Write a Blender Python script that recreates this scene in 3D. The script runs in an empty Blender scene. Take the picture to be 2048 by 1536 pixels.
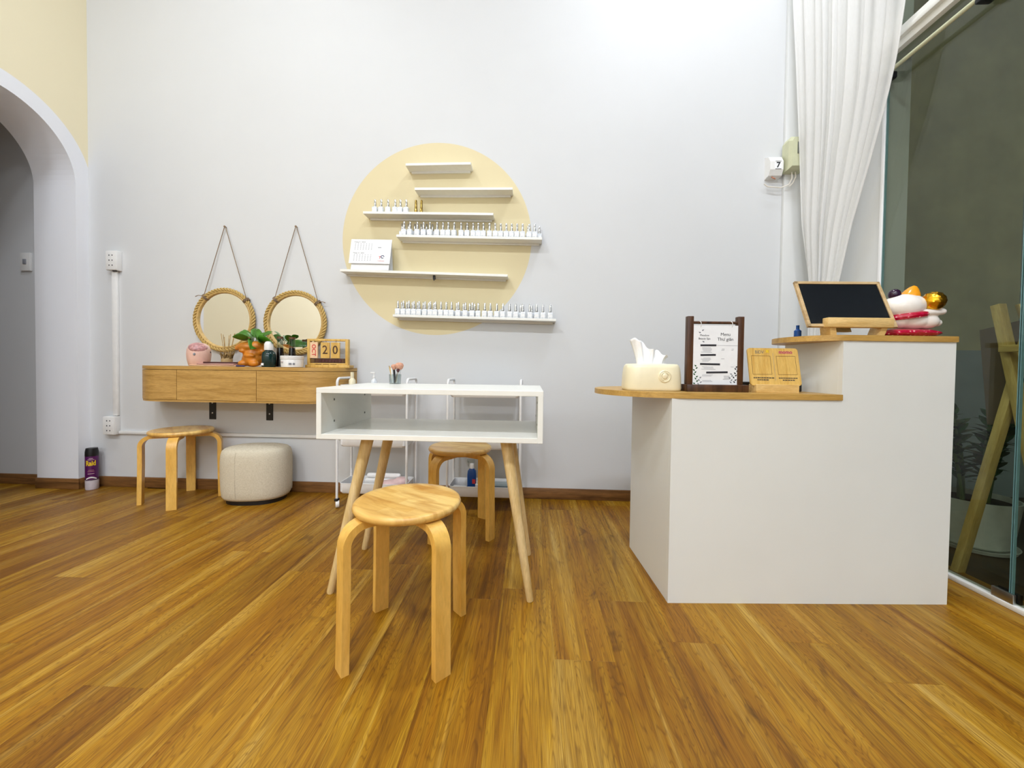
import bpy, bmesh, math, random
from mathutils import Vector, Matrix
random.seed(7)
S = bpy.context.scene
COL = S.collection
PI = math.pi
R = math.radians

# ------------------------------------------------------------------ camera
FPX, PPY, CAM_H = 770.0, 751.0, 0.87
cd = bpy.data.cameras.new('camera')
cam = bpy.data.objects.new('camera', cd)
COL.objects.link(cam)
cd.sensor_fit = 'HORIZONTAL'
cd.sensor_width = 36.0
cd.lens = 36.0 * FPX / 2048.0
cd.shift_y = -(768.0 - PPY) / 2048.0
cd.clip_start = 0.02
cam.matrix_world = (Matrix.Translation((0, 0, CAM_H)) @ Matrix.Rotation(R(2.6), 4, 'Z')
                    @ Matrix.Rotation(R(88.8), 4, 'X') @ Matrix.Rotation(R(0.75), 4, 'Z'))
S.camera = cam

# ------------------------------------------------------------------ world, exposure
w = bpy.data.worlds.new('night_sky')
S.world = w
w.use_nodes = True
w.node_tree.nodes['Background'].inputs[0].default_value = (0.012, 0.013, 0.016, 1)
w.node_tree.nodes['Background'].inputs[1].default_value = 1.0
S.view_settings.view_transform = 'Standard'
S.view_settings.look = 'None'
S.view_settings.gamma = 1.0
S.view_settings.use_curve_mapping = False
S.view_settings.exposure = -0.19

CEIL = 4.3
XL, XR, YB, YF = -3.07, 1.80, 2.555, -2.6     # room shell planes
LAMPS = [(1.0, 1.5, 33), (-1.7, 1.1, 27), (-2.1, -1.4, 60), (-0.5, -1.4, 60), (1.0, -1.4, 62)]
FILL_TUBES = [(-2.0, 9), (-0.5, 9), (1.0, 10)]      # fill lights added on the front wall, shaped as LED tubes
LAMP_COL = (0.935, 0.985, 1.075)

# ------------------------------------------------------------------ node helpers
def lin(c):
    if isinstance(c, str):
        c = [int(c[i:i + 2], 16) / 255 for i in (0, 2, 4)]
    return tuple(x / 12.92 if x <= .04045 else ((x + .055) / 1.055) ** 2.4 for x in c) + (1.0,)

class NT:
    def __init__(s, name):
        s.m = bpy.data.materials.new(name)
        s.m.use_nodes = True
        s.t = s.m.node_tree
        s.b = s.t.nodes['Principled BSDF']
        s.out = s.t.nodes['Material Output']
    def n(s, typ, **kw):
        nd = s.t.nodes.new('ShaderNode' + typ)
        for k, v in kw.items():
            setattr(nd, k, v)
        return nd
    def l(s, a, b):
        s.t.links.new(a, b)
    def coord(s, kind='Object'):
        return s.n('TexCoord').outputs[kind]
    def math(s, op, a, b=None, c=None):
        nd = s.n('Math', operation=op)
        for i, v in enumerate((a, b, c)):
            if v is None: continue
            if isinstance(v, (int, float)): nd.inputs[i].default_value = v
            else: s.l(v, nd.inputs[i])
        return nd.outputs[0]
    def mapping(s, vec, scale=(1, 1, 1), rot=(0, 0, 0), loc=(0, 0, 0)):
        mp = s.n('Mapping')
        s.l(vec, mp.inputs[0])
        mp.inputs['Scale'].default_value = scale
        mp.inputs['Rotation'].default_value = rot
        mp.inputs['Location'].default_value = loc
        return mp.outputs[0]
    def noise(s, vec, scale, detail=4, rough=.55, dist=0.0):
        nd = s.n('TexNoise')
        if vec is not None: s.l(vec, nd.inputs['Vector'])
        nd.inputs['Scale'].default_value = scale
        nd.inputs['Detail'].default_value = detail
        nd.inputs['Roughness'].default_value = rough
        nd.inputs['Distortion'].default_value = dist
        return nd.outputs['Fac']
    def ramp(s, fac, stops):
        r = s.n('ValToRGB')
        e = r.color_ramp.elements
        while len(e) < len(stops): e.new(.5)
        for i, (p, c) in enumerate(stops):
            e[i].position = p
            e[i].color = lin(c)
        s.l(fac, r.inputs[0])
        return r.outputs[0]
    def mix(s, fac, a, b, mode='MIX'):
        nd = s.n('Mix', data_type='RGBA', blend_type=mode)
        for i, v in ((0, fac), (6, a), (7, b)):
            if isinstance(v, (int, float)): nd.inputs[i].default_value = v
            elif isinstance(v, (tuple, str)): nd.inputs[i].default_value = lin(v)
            else: s.l(v, nd.inputs[i])
        return nd.outputs[2]
    def bump(s, h, strength=.2, dist=.002):
        nd = s.n('Bump')
        nd.inputs['Strength'].default_value = strength
        nd.inputs['Distance'].default_value = dist
        s.l(h, nd.inputs['Height'])
        s.l(nd.outputs[0], s.b.inputs['Normal'])
    def set(s, col=None, rough=None, metal=None, **kw):
        I = s.b.inputs
        if col is not None:
            if isinstance(col, (tuple, str)): I['Base Color'].default_value = lin(col)
            else: s.l(col, I['Base Color'])
        if rough is not None: I['Roughness'].default_value = rough
        if metal is not None: I['Metallic'].default_value = metal
        for k, v in kw.items():
            I[k.replace('_', ' ')].default_value = v
        return s.m

def plain(name, col, rough=.5, metal=0.0, var=.06, scale=30, bump=0.0, **kw):
    """a paint / plastic / metal: faint procedural mottling over one colour"""
    t = NT(name)
    f = t.noise(t.coord(), scale, 3)
    c = t.mix(1.0, col, t.ramp(f, [(.3, (1 - var,) * 3), (.7, (1, 1, 1))]), 'MULTIPLY')
    t.set(c, rough, metal, **kw)
    if bump: t.bump(f, bump, .001)
    return t.m

def wood(name, light, dark, stretch=(1, 1, 1), scale=8, rough=.4, grain=.5, bump=.12, coat=0.0):
    t = NT(name)
    co = t.coord()
    rnd = t.n('ObjectInfo').outputs['Random']
    off = t.n('CombineXYZ')
    for i, k in enumerate((7.3, 11.7, 5.1)):
        t.l(t.math('MULTIPLY', rnd, k), off.inputs[i])
    va = t.n('VectorMath', operation='ADD')
    t.l(co, va.inputs[0]); t.l(off.outputs[0], va.inputs[1])
    v = t.mapping(va.outputs[0], stretch)
    big = t.noise(v, scale, 4, .55, .6)
    fine = t.noise(v, scale * 7, 5, .65, .2)
    base = t.ramp(big, [(.30, dark), (.55, light), (.8, tuple(min(1, x * 1.06) for x in lin2s(light)))])
    c = t.mix(grain, base, t.ramp(fine, [(.3, (.66, .6, .5)), (.62, (1, 1, 1))]), 'MULTIPLY')
    t.set(c, rough)
    if coat: t.b.inputs['Coat Weight'].default_value = coat
    t.bump(fine, bump, .0015)
    return t.m

def lin2s(c):
    return [int(c[i:i + 2], 16) / 255 for i in (0, 2, 4)] if isinstance(c, str) else c

# ------------------------------------------------------------------ mesh helpers
def B(): return bmesh.new()

def box(bm, c, s, bev=0.0, seg=2, rot=None):
    g = bmesh.ops.create_cube(bm, size=1.0)['verts']
    bmesh.ops.scale(bm, vec=s, verts=g)
    if bev:
        ed = list({e for v in g for e in v.link_edges})
        r = bmesh.ops.bevel(bm, geom=ed, offset=bev, segments=seg, affect='EDGES', profile=.5)
        g = list(set(v for f in r['faces'] for v in f.verts) | set(v for v in g if v.is_valid))
    if rot is not None: bmesh.ops.rotate(bm, cent=(0, 0, 0), matrix=rot, verts=g)
    bmesh.ops.translate(bm, vec=c, verts=g)
    return bm

def loft(bm, loops, cap=(True, True), closed=True, ring=False):
    V = [[bm.verts.new(p) for p in lp] for lp in loops]
    n = len(V[0])
    m = len(V)
    for i in range(m if ring else m - 1):
        a, b = V[i], V[(i + 1) % m]
        for j in range(n if closed else n - 1):
            k = (j + 1) % n
            bm.faces.new((a[j], a[k], b[k], b[j]))
    if closed and not ring:
        if cap[0]: bm.faces.new(V[0][::-1])
        if cap[1]: bm.faces.new(V[-1])
    return bm

def circ(r, z, n=24, cx=0, cy=0, sy=1.0):
    return [(cx + r * math.cos(2 * PI * i / n), cy + r * sy * math.sin(2 * PI * i / n), z) for i in range(n)]

def lathe(bm, prof, n=24, cx=0, cy=0, cap=(True, True)):
    return loft(bm, [circ(max(r, 1e-5), z, n, cx, cy) for r, z in prof], cap)

def rrect(w, d, r, z, n=5, cx=0, cy=0):
    pts = []
    for sx, sy, a0 in ((1, 1, 0), (-1, 1, 90), (-1, -1, 180), (1, -1, 270)):
        for i in range(n + 1):
            a = R(a0 + 90 * i / n)
            pts.append((cx + sx * (w / 2 - r) + r * math.cos(a), cy + sy * (d / 2 - r) + r * math.sin(a), z))
    return pts

def tube(bm, path, r, n=10, closed=False, radii=None):
    P = [Vector(p) for p in path]
    m = len(P)
    T = []
    for i in range(m):
        a = P[(i - 1) % m] if (closed or i > 0) else P[i]
        b = P[(i + 1) % m] if (closed or i < m - 1) else P[i]
        T.append((b - a).normalized())
    up = Vector((0, 0, 1)) if abs(T[0].z) < .9 else Vector((1, 0, 0))
    N = (up - T[0] * up.dot(T[0])).normalized()
    loops = []
    for i in range(m):
        N = (N - T[i] * N.dot(T[i])).normalized()
        Bn = T[i].cross(N)
        rr = radii[i] if radii else r
        loops.append([P[i] + (N * math.cos(2 * PI * k / n) + Bn * math.sin(2 * PI * k / n)) * rr for k in range(n)])
    return loft(bm, loops, ring=closed)

def sphere(bm, c, r, u=20, v=12, rot=None):
    if isinstance(r, (int, float)): r = (r, r, r)
    g = bmesh.ops.create_uvsphere(bm, u_segments=u, v_segments=v, radius=1.0)['verts']
    bmesh.ops.scale(bm, vec=r, verts=g)
    if rot is not None: bmesh.ops.rotate(bm, cent=(0, 0, 0), matrix=rot, verts=g)
    bmesh.ops.translate(bm, vec=c, verts=g)
    return bm

def prism(bm, poly, z0, z1, bev=0.0):
    """extrude an xy outline from z0 to z1"""
    loops = [[(x, y, z0) for x, y in poly], [(x, y, z1) for x, y in poly]]
    return loft(bm, loops)

def bx(c, s, bev=0.0, seg=2, rot=None): return box(B(), c, s, bev, seg, rot)

def arc(cx, cy, r, a0, a1, n=10, ry=None):
    ry = r if ry is None else ry
    return [(cx + r * math.cos(R(a0 + (a1 - a0) * i / n)), cy + ry * math.sin(R(a0 + (a1 - a0) * i / n))) for i in range(n + 1)]

def obj(name, bm, mat, parent=None, smooth=True, loc=None, rot=None, angle=40):
    if isinstance(bm, bmesh.types.BMesh):
        bmesh.ops.recalc_face_normals(bm, faces=bm.faces)
        me = bpy.data.meshes.new(name)
        bm.to_mesh(me); bm.free()
    else:
        me = bm
    if smooth and not me.materials:
        me.polygons.foreach_set('use_smooth', [True] * len(me.polygons))
        me.set_sharp_from_angle(angle=R(angle))
    if not me.materials: me.materials.append(mat)
    o = bpy.data.objects.new(name, me)
    COL.objects.link(o)
    if parent is not None: o.parent = parent
    if loc is not None: o.location = loc
    if rot is not None: o.rotation_euler = rot
    return o

def tag(o, label, cat, group=None):
    o['label'] = label; o['category'] = cat
    if group: o['group'] = group
    return o

def thing(name, label, cat, loc=(0, 0, 0), rz=0.0, group=None):
    o = bpy.data.objects.new(name, None)
    o.empty_display_size = .05
    COL.objects.link(o)
    o.location = loc
    o.rotation_euler = (0, 0, rz)
    return tag(o, label, cat, group)

def struct(name, bm, mat, parent=None, **kw):
    o = obj(name, bm, mat, parent, **kw)
    o['kind'] = 'structure'
    return o

def dup(o, parent=None, label=None, loc=None, rz=None):
    c = o.copy(); COL.objects.link(c); c.parent = parent
    if label: c['label'] = label
    if loc is not None: c.location = loc
    if rz is not None: c.rotation_euler = (0, 0, rz)
    for ch in list(o.children): dup(ch, c)
    return c

def text_mesh(txt, size, width=None, ext=.0003, offset=0.0, align='CENTER', shear=0.0, space=1.0):
    cu = bpy.data.curves.new('lettering', 'FONT')
    cu.body = txt; cu.size = size; cu.extrude = ext; cu.offset = offset
    cu.align_x = align; cu.align_y = 'CENTER'; cu.resolution_u = 3; cu.shear = shear
    cu.space_character = space
    o = bpy.data.objects.new('lettering', cu)
    COL.objects.link(o)
    dg = bpy.context.evaluated_depsgraph_get()
    me = bpy.data.meshes.new_from_object(o.evaluated_get(dg))
    bpy.data.objects.remove(o); bpy.data.curves.remove(cu)
    me.materials.clear()
    if width:
        xs = [v.co.x for v in me.vertices]
        k = width / (max(xs) - min(xs))
        for v in me.vertices: v.co.x *= k
    return me

def text(name, txt, size, mat, parent, loc, rot=(0, 0, 0), **kw):
    return obj(name, text_mesh(txt, size, **kw), mat, parent, smooth=False, loc=loc, rot=rot)

def blob(name, balls, mat, parent=None, voxel=.004, it=6, loc=None):
    bm = B()
    for b in balls:
        c, r = b[0], b[1]
        sphere(bm, c, r, 24, 16, b[2] if len(b) > 2 else None)
    o = obj(name, bm, mat, parent, loc=loc, angle=180)
    m = o.modifiers.new('merge', 'REMESH'); m.mode = 'VOXEL'; m.voxel_size = voxel; m.use_smooth_shade = True
    s = o.modifiers.new('soften', 'SMOOTH'); s.iterations = it; s.factor = .5
    return o

# ------------------------------------------------------------------ materials
def mat_wall(name, paint=None, base='d4d6d7'):
    t = NT(name)
    co = t.coord()
    f = t.noise(co, 3, 3)
    g = t.noise(co, 160, 3)
    col = t.mix(1.0, base, t.ramp(f, [(.3, (.992, .992, .992)), (.7, (1, 1, 1))]), 'MULTIPLY')
    if paint:
        col = paint(t, co, col)
    t.set(col, .62)
    t.bump(g, .08, .001)
    return t.m

YEL = 'dccfa6'
def paint_circle(t, co, col):
    sp = t.n('SeparateXYZ'); t.l(co, sp.inputs[0])
    dx = t.math('SUBTRACT', sp.outputs[0], -0.634)
    dz = t.math('SUBTRACT', sp.outputs[2], 1.715)
    d = t.math('SQRT', t.math('ADD', t.math('MULTIPLY', dx, dx), t.math('MULTIPLY', dz, dz)))
    m = t.math('LESS_THAN', d, .635)
    return t.mix(m, col, YEL)

AC_Y, AC_Z, AR = 2.08, 2.06, .40
def paint_arch(t, co, col):
    sp = t.n('SeparateXYZ'); t.l(co, sp.inputs[0])
    dy = t.math('SUBTRACT', sp.outputs[1], AC_Y)
    dz = t.math('MAXIMUM', t.math('SUBTRACT', sp.outputs[2], AC_Z), 0.0)
    d = t.math('SQRT', t.math('ADD', t.math('MULTIPLY', dy, dy), t.math('MULTIPLY', dz, dz)))
    m = t.math('GREATER_THAN', d, AR + .098)
    return t.mix(m, col, 'efe5c4')

M = {}
M['wall'] = mat_wall('white_wall_paint', None, 'eceded')
M['pier'] = mat_wall('white_pier_paint', None, 'dbdddc')
M['wall_back'] = mat_wall('wall_paint_with_cream_circle', paint_circle)
M['wall_left'] = mat_wall('cream_wall_paint_with_white_arch_band', paint_arch, 'eceef2')
M['wall_front'] = mat_wall('cream_wall_paint', None, YEL)
M['ceil'] = plain('ceiling_paint', 'f2f2f0', .8, var=.03, scale=4)

def mat_floor():
    t = NT('oak_vinyl_plank')
    co = t.coord()
    oi = t.n('ObjectInfo')
    rnd = oi.outputs['Random']
    off = t.n('CombineXYZ')
    for i, k in enumerate((17.3, 31.7, 5.1)):
        t.l(t.math('MULTIPLY', rnd, k), off.inputs[i])
    va = t.n('VectorMath', operation='ADD')
    t.l(co, va.inputs[0]); t.l(off.outputs[0], va.inputs[1])
    v = va.outputs[0]
    warp = t.noise(t.mapping(v, (6, 1.3, 6)), 1.0, 3, .5, .8)
    # long cathedral grain: rings of a stretched, warped field
    field = t.math('ADD', t.math('MULTIPLY', warp, 5.0), t.math('MULTIPLY', t.noise(t.mapping(v, (18, .6, 18)), 1.0, 2), 4.0))
    rings = t.math('FRACT', t.math('MULTIPLY', field, 6.0))
    rings = t.math('ABSOLUTE', t.math('SUBTRACT', rings, .5))
    streak = t.noise(t.mapping(v, (85, 1.8, 85)), 1.0, 5, .7, .15)
    fine = t.noise(t.mapping(v, (380, 11, 380)), 1.0, 3, .6)
    broad = t.noise(t.mapping(v, (13, .8, 13)), 1.0, 4, .6, .7)
    knot = t.noise(t.mapping(v, (9, 3.2, 9)), 1.0, 3, .6, 1.2)
    base = t.ramp(broad, [(.28, '7d540f'), (.42, 'a47412'), (.53, 'b58a20'), (.64, 'c6a146'), (.76, 'd6b96c')])
    c = t.mix(.75, base, t.ramp(streak, [(.30, (.62, .54, .40)), (.48, (.92, .89, .82)), (.68, (1.0, 1.0, 1.0))]), 'MULTIPLY')
    c = t.mix(.42, c, t.ramp(rings, [(.02, (.62, .53, .40)), (.22, (1, 1, 1))]), 'MULTIPLY')
    c = t.mix(.40, c, t.ramp(fine, [(.35, (.6, .5, .36)), (.6, (1, 1, 1))]), 'MULTIPLY')
    c = t.mix(.8, c, t.ramp(knot, [(.22, (.50, .40, .28)), (.36, (1, 1, 1))]), 'MULTIPLY')
    tint = t.ramp(rnd, [(0, (.84, .79, .74)), (.3, (1, .97, .9)), (.6, (1.0, 1.0, 1.0)), (.8, (.94, .92, .78)), (1, (.88, .84, .76))])
    c = t.mix(1.0, c, tint, 'MULTIPLY')
    t.set(c, .42, Specular_IOR_Level=.35)
    t.bump(t.math('ADD', t.math('MULTIPLY', fine, .5), t.math('MULTIPLY', rings, .5)), .22, .0012)
    return t.m
M['floor'] = mat_floor()
M['base'] = wood('dark_oak_baseboard', '8a6034', '5f3f1e', (1, 6, 14), 3, .45)
M['birch'] = wood('clear_birch_plywood', 'eebf62', 'dfa845', (4, 4, 1), 3, .35, .25, .06, .2)
def mat_seat():
    t = NT('rubberwood_staves')
    co = t.coord()
    v = t.mapping(co, (1, 1, 1), (0, 0, R(28)))
    br = t.n('TexBrick'); t.l(v, br.inputs['Vector'])
    br.inputs['Scale'].default_value = 1.0
    br.inputs['Mortar Size'].default_value = .0
    br.inputs['Brick Width'].default_value = .16
    br.inputs['Row Height'].default_value = .042
    br.inputs['Color1'].default_value = lin('f6d383'); br.inputs['Color2'].default_value = lin('e2b25c')
    n = t.noise(t.mapping(v, (8, 60, 30)), 1.0, 4, .6, .4)
    b = t.noise(t.mapping(v, (6, 22, 10)), 1.0, 3, .5, .8)
    c = t.mix(.75, br.outputs[0], t.ramp(b, [(.3, (.84, .73, .55)), (.55, (1, 1, 1))]), 'MULTIPLY')
    c = t.mix(.4, c, t.ramp(n, [(.3, (.8, .7, .56)), (.6, (1, 1, 1))]), 'MULTIPLY')
    t.set(c, .32); t.b.inputs['Coat Weight'].default_value = .25
    return t.m
M['seat'] = mat_seat()
M['leg'] = wood('pale_beech', 'e9cf9a', 'd8b878', (10, 10, 1.2), 3, .45, .3, .06)
M['white'] = plain('white_lacquer_board', 'f0f1ea', .28, var=.02, scale=3)
M['counter'] = plain('white_melamine', 'e8eae5', .38, var=.02, scale=2)
M['ctop'] = wood('oak_laminate_top', 'c79f55', 'b08840', (1.2, 12, 12), 3, .4, .35, .05)
M['cab'] = wood('oak_laminate_cabinet', 'c9a05a', 'b0863f', (1.3, 1, 14), 3, .42, .4, .06)
M['shelf'] = plain('white_shelf_paint', 'f0f0ea', .45, var=.02)
M['black'] = plain('black_metal', '0e0f12', .45)
M['steel'] = plain('brushed_steel', 'b8b8b8', .3, 1.0)
M['chrome'] = plain('chrome', 'd6d8da', .14, 1.0, var=.02)
M['dkhole'] = plain('grey_fitting', '6c7068', .4)
M['trolley'] = plain('white_powder_coat', 'eceded', .4, var=.02)
M['trayfloor'] = plain('grey_tray_mesh', '8d9096', .55, var=.2, scale=400)
M['plastic'] = plain('white_plastic', 'ececea', .35, var=.02)
M['cream'] = plain('cream_plastic', 'f0e6c4', .28, var=.02)
M['tissue'] = plain('tissue_paper', 'fbfbfa', .9, var=.03, bump=.1)
M['walnut'] = wood('walnut', '5a3a22', '341d0f', (14, 14, 1.2), 3, .4, .5)
M['paper'] = plain('white_paper', 'f2f4f5', .6, var=.02)
M['ink'] = plain('dark_ink', '2a2a30', .7)
M['ink2'] = plain('grey_ink', '8c8f96', .7)
M['bamboo'] = wood('bamboo_board', 'deb866', 'cda04c', (20, 2, 2), 3, .4, .3, .05)
M['pine'] = wood('pine', 'e8c684', 'd8b068', (2, 12, 12), 4, .45, .3, .05)
M['board'] = plain('blackboard', '0a1016', .32, var=.1)
M['ply'] = wood('plywood_edge', 'cdb183', 'b7986a', (2, 12, 12), 4, .5, .3)
M['ceramic'] = plain('white_ceramic', 'f2ece4', .18, var=.03, scale=12)
M['orangegl'] = plain('orange_glaze', 'f2a01c', .22)
M['purple'] = plain('dark_purple_glaze', '2c1630', .18)
M['gold'] = plain('gold_leaf', 'e0a82a', .22, 1.0, scale=60)
M['pink'] = plain('pale_pink_plastic', 'e9bfae', .35, var=.04)
M['mauve'] = plain('mauve_plastic', 'd29a98', .3, var=.25, scale=70)
M['orange'] = plain('orange_terracotta', 'e08a22', .38, var=.25, scale=22, bump=.3)
M['leaf'] = plain('pothos_leaf', '57992a', .35, var=.35, scale=18)
M['dleaf'] = plain('dark_glossy_leaf', '2c6a34', .25, var=.35, scale=20)
M['stem'] = plain('green_stem', '4d6a2c', .5)
M['soil'] = plain('soil', '2c2016', .9, var=.4, bump=.4)
M['dgreen'] = plain('dark_green_glass', '12302e', .12)
M['amber'] = plain('dark_brown_liquid', '20130f', .15)
M['browncap'] = plain('brown_cap', '5f4024', .4)
M['reed'] = plain('dried_reed', 'c7a362', .8, var=.25)
M['straw'] = plain('dried_grass', 'a98b55', .85, var=.35, scale=60)
M['maroon'] = plain('maroon_card', '4a1e22', .5)
M['rose'] = plain('rose_card', 'd9a89c', .5)
M['peach'] = plain('peach_card', 'f0cba4', .5)
M['navy'] = plain('navy_ink', '2a2f66', .5)
M['redink'] = plain('red_ink', 'd43a3c', .5)
M['magenta'] = plain('magenta_ink', 'b01a63', .5)
M['yelink'] = plain('yellow_ink', 'e8c21e', .5)
M['redcard'] = plain('pale_red_print', 'c65a38', .6)
M['can'] = plain('purple_can', '5a1a5c', .25, .2)
M['canwhite'] = plain('white_can_base', 'd9d2da', .3)
M['gold_b'] = plain('gold_bottle', 'a98f4a', .25, .8)
M['beige'] = plain('beige_breaker_plastic', 'c9cbaa', .45, var=.03)
M['wire'] = plain('white_wire', 'e8e2d6', .45)
M['copper'] = plain('copper_wire', 'c08468', .4)
M['blue'] = plain('blue_liquid_plastic', '1450a0', .15)
M['pinkpad'] = plain('pale_pink_film', 'e8c8c8', .5)
M['rubber'] = plain('grey_rubber', '4a4a4c', .6)
M['potwhite'] = plain('white_pot', 'e6e8e0', .45)
M['easel'] = wood('easel_pine', 'd9bd76', 'c4a45c', (10, 10, 1.5), 3, .5, .35)
M['brown_board'] = plain('brown_hardboard', '6a5844', .7)
M['porchwall'] = plain('olive_beige_render', 'cfc69c', .8, var=.1, scale=4)
M['porchdado'] = plain('grey_blue_render', '9fabb0', .8, var=.1, scale=4)
M['porchfloor'] = wood('dark_deck', '4a3a22', '33271a', (8, 1, 1), 2, .5, .4)
M['bristle'] = plain('peach_bristle', 'e0a88c', .9, var=.2, scale=200)
M['haze'] = plain('tan_screen', 'c4a878', .6)

def mat_fabric():
    t = NT('oatmeal_linen')
    co = t.coord()
    a = t.noise(t.mapping(co, (90, 90, 900)), 1.0, 2)
    b = t.noise(t.mapping(co, (900, 900, 90)), 1.0, 2)
    s = t.math('ADD', t.math('MULTIPLY', a, .5), t.math('MULTIPLY', b, .5))
    t.set(t.ramp(s, [(.3, 'b3a98f'), (.5, 'd2c9b3'), (.7, 'e2dbc9')]), .9)
    t.bump(s, .4, .002)
    return t.m
M['fabric'] = mat_fabric()
def mat_rope():
    t = NT('jute_rope')
    n = t.noise(t.coord(), 300, 4, .7)
    t.set(t.ramp(n, [(.3, 'a98a4e'), (.6, 'd2b36c'), (.8, 'e2c888')]), .85)
    t.bump(n, .5, .002)
    return t.m
M['rope'] = mat_rope()
M['bamboo_ring'] = plain('pale_wood_ring', 'd8b46e', .45, var=.15, scale=60)
M['cord'] = plain('twine', '9c8468', .9, var=.3, scale=200)
def mat_mirror():
    t = NT('mirror_silver')
    t.set((.93, .93, .92), .02, 1.0)
    return t.m
M['mirror'] = mat_mirror()
def mat_glass(name, tint, ior=1.5, gl=.02):
    t = NT(name)
    tr = t.n('BsdfTransparent'); tr.inputs[0].default_value = lin(tint)
    gs = t.n('BsdfGlossy'); gs.inputs['Roughness'].default_value = gl
    # Schlick reflectance of a thin pane, the same from either face
    ge = t.n('NewGeometry')
    dp = t.n('VectorMath', operation='DOT_PRODUCT')
    t.l(ge.outputs['Incoming'], dp.inputs[0]); t.l(ge.outputs['Normal'], dp.inputs[1])
    c = t.math('SUBTRACT', 1.0, t.math('ABSOLUTE', dp.outputs['Value']))
    f0 = ((ior - 1) / (ior + 1)) ** 2
    F = t.math('MULTIPLY_ADD', t.math('POWER', c, 5.0), 1 - f0, f0)
    mx = t.n('MixShader')
    t.l(F, mx.inputs[0]); t.l(tr.outputs[0], mx.inputs[1]); t.l(gs.outputs[0], mx.inputs[2])
    t.l(mx.outputs[0], t.out.inputs['Surface'])
    return t.m
M['glass'] = mat_glass('tinted_window_glass', 'e6eae2')
M['clear'] = mat_glass('clear_cup_plastic', 'eef2f2', 1.4)
M['glassedge'] = plain('green_glass_edge', '6f979a', .15)
def mat_bottle():
    t = NT('frosted_bottle_glass')
    n = t.noise(t.coord(), 120, 2)
    t.set(t.ramp(n, [(.35, 'cfd6dc'), (.65, 'eef1f4')]), .12)
    t.b.inputs['Coat Weight'].default_value = .5
    return t.m
M['bottle'] = mat_bottle()
def mat_curtain():
    t = NT('sheer_voile')
    n = t.noise(t.mapping(t.coord(), (400, 400, 30)), 1.0, 2)
    d = t.n('BsdfDiffuse'); tl = t.n('BsdfTranslucent'); tp = t.n('BsdfTransparent')
    c = t.ramp(n, [(.3, 'f6f6f4'), (.7, 'fbfbfa')])
    t.l(c, d.inputs[0]); t.l(c, tl.inputs[0])
    m1 = t.n('MixShader'); m1.inputs[0].default_value = .45
    t.l(d.outputs[0], m1.inputs[1]); t.l(tl.outputs[0], m1.inputs[2])
    m2 = t.n('MixShader'); m2.inputs[0].default_value = .10
    t.l(m1.outputs[0], m2.inputs[1]); t.l(tp.outputs[0], m2.inputs[2])
    t.l(m2.outputs[0], t.out.inputs['Surface'])
    return t.m
M['curtain'] = mat_curtain()
def mat_foil():
    t = NT('red_patterned_foil')
    v = t.n('TexVoronoi'); t.l(t.coord(), v.inputs['Vector']); v.inputs['Scale'].default_value = 70
    c = t.ramp(v.outputs['Distance'], [(.12, 'f2c8c0'), (.24, 'd0104a'), (.6, 'b3082e')])
    t.set(c, .22); t.b.inputs['Coat Weight'].default_value = .5
    return t.m
M['foil'] = mat_foil()
def mat_emit():
    t = NT('led_diffuser')
    t.b.inputs['Emission Color'].default_value = LAMP_COL + (1,)
    t.b.inputs['Emission Strength'].default_value = 6.0
    t.set('ffffff', .5)
    return t.m
M['led'] = mat_emit()

# ------------------------------------------------------------------ room shell
# floor: a slab carrying one object per plank
fl = struct('floor', bx((-.635, 0, -.06), (4.99, 5.3, .1)), M['base'], smooth=False)
PW, PL = .182, 1.22
plank_me = None
k0 = int(math.floor((XL - .088) / PW)) - 2
for k in range(k0, int(math.ceil((XR + .05 - .088) / PW))):
    x0 = .088 + k * PW
    if x0 + PW < XL - .02 or x0 + PW > XR + .12: continue
    off = {0: 1.138, 4: 1.258}.get(k, random.Random(k * 13 + 5).uniform(0, PL))
    y = off - PL * 4
    while y < YB:
        if y + PL > YF:
            a, b = max(y, YF), min(y + PL, YB)
            if b - a > .05:
                L = b - a - .0002
                full = abs(L - (PL - .0002)) < 1e-6
                if full and plank_me:
                    o = obj('plank', plank_me, M['floor'], fl)
                else:
                    o = obj('plank', bx((0, 0, 0), (PW - .0002, L, .01), .00025, 1), M['floor'], fl, smooth=False)
                    if full: plank_me = o.data
                o.location = (x0 + PW / 2, (a + b) / 2, -.005)
        y += PL

# back wall, with the cream disc painted on it
struct('wall_back', bx(((XL - 2.0 + XR + .1) / 2, YB + .06, CEIL / 2), (XR + .1 - XL + 2.0, .12, CEIL)), M['wall_back'], smooth=False)
# left wall with the arched doorway
WT = .30
def left_wall():
    bm = B()
    y0, y1 = AC_Y - AR, AC_Y + AR
    def slab(poly):
        loft(bm, [[(XL, y, z) for y, z in poly], [(XL - WT, y, z) for y, z in poly]])
    slab([(YF - .1, 0), (y0, 0), (y0, CEIL), (YF - .1, CEIL)])
    slab([(y1, 0), (YB, 0), (YB, CEIL), (y1, CEIL)])
    pts = arc(AC_Y, AC_Z, AR, 180, 0, 40)
    # spandrel over the arch
    for (a, b) in zip(pts[:-1], pts[1:]):
        q = [(a[0], a[1]), (b[0], b[1]), (b[0], CEIL), (a[0], CEIL)]
        V0 = [bm.verts.new((XL, y, z)) for y, z in q]; V1 = [bm.verts.new((XL - WT, y, z)) for y, z in q]
        bm.faces.new(V0); bm.faces.new(V1[::-1]); bm.faces.new((V0[0], V0[1], V1[1], V1[0]))
    bmesh.ops.remove_doubles(bm, verts=bm.verts, dist=1e-5)
    return bm
struct('wall_left', left_wall(), M['wall_left'], smooth=False)
struct('wall_front', bx(((XL + XR) / 2, YF - .06, CEIL / 2), (XR - XL + .4, .12, CEIL)), M['wall'], smooth=False)
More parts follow.
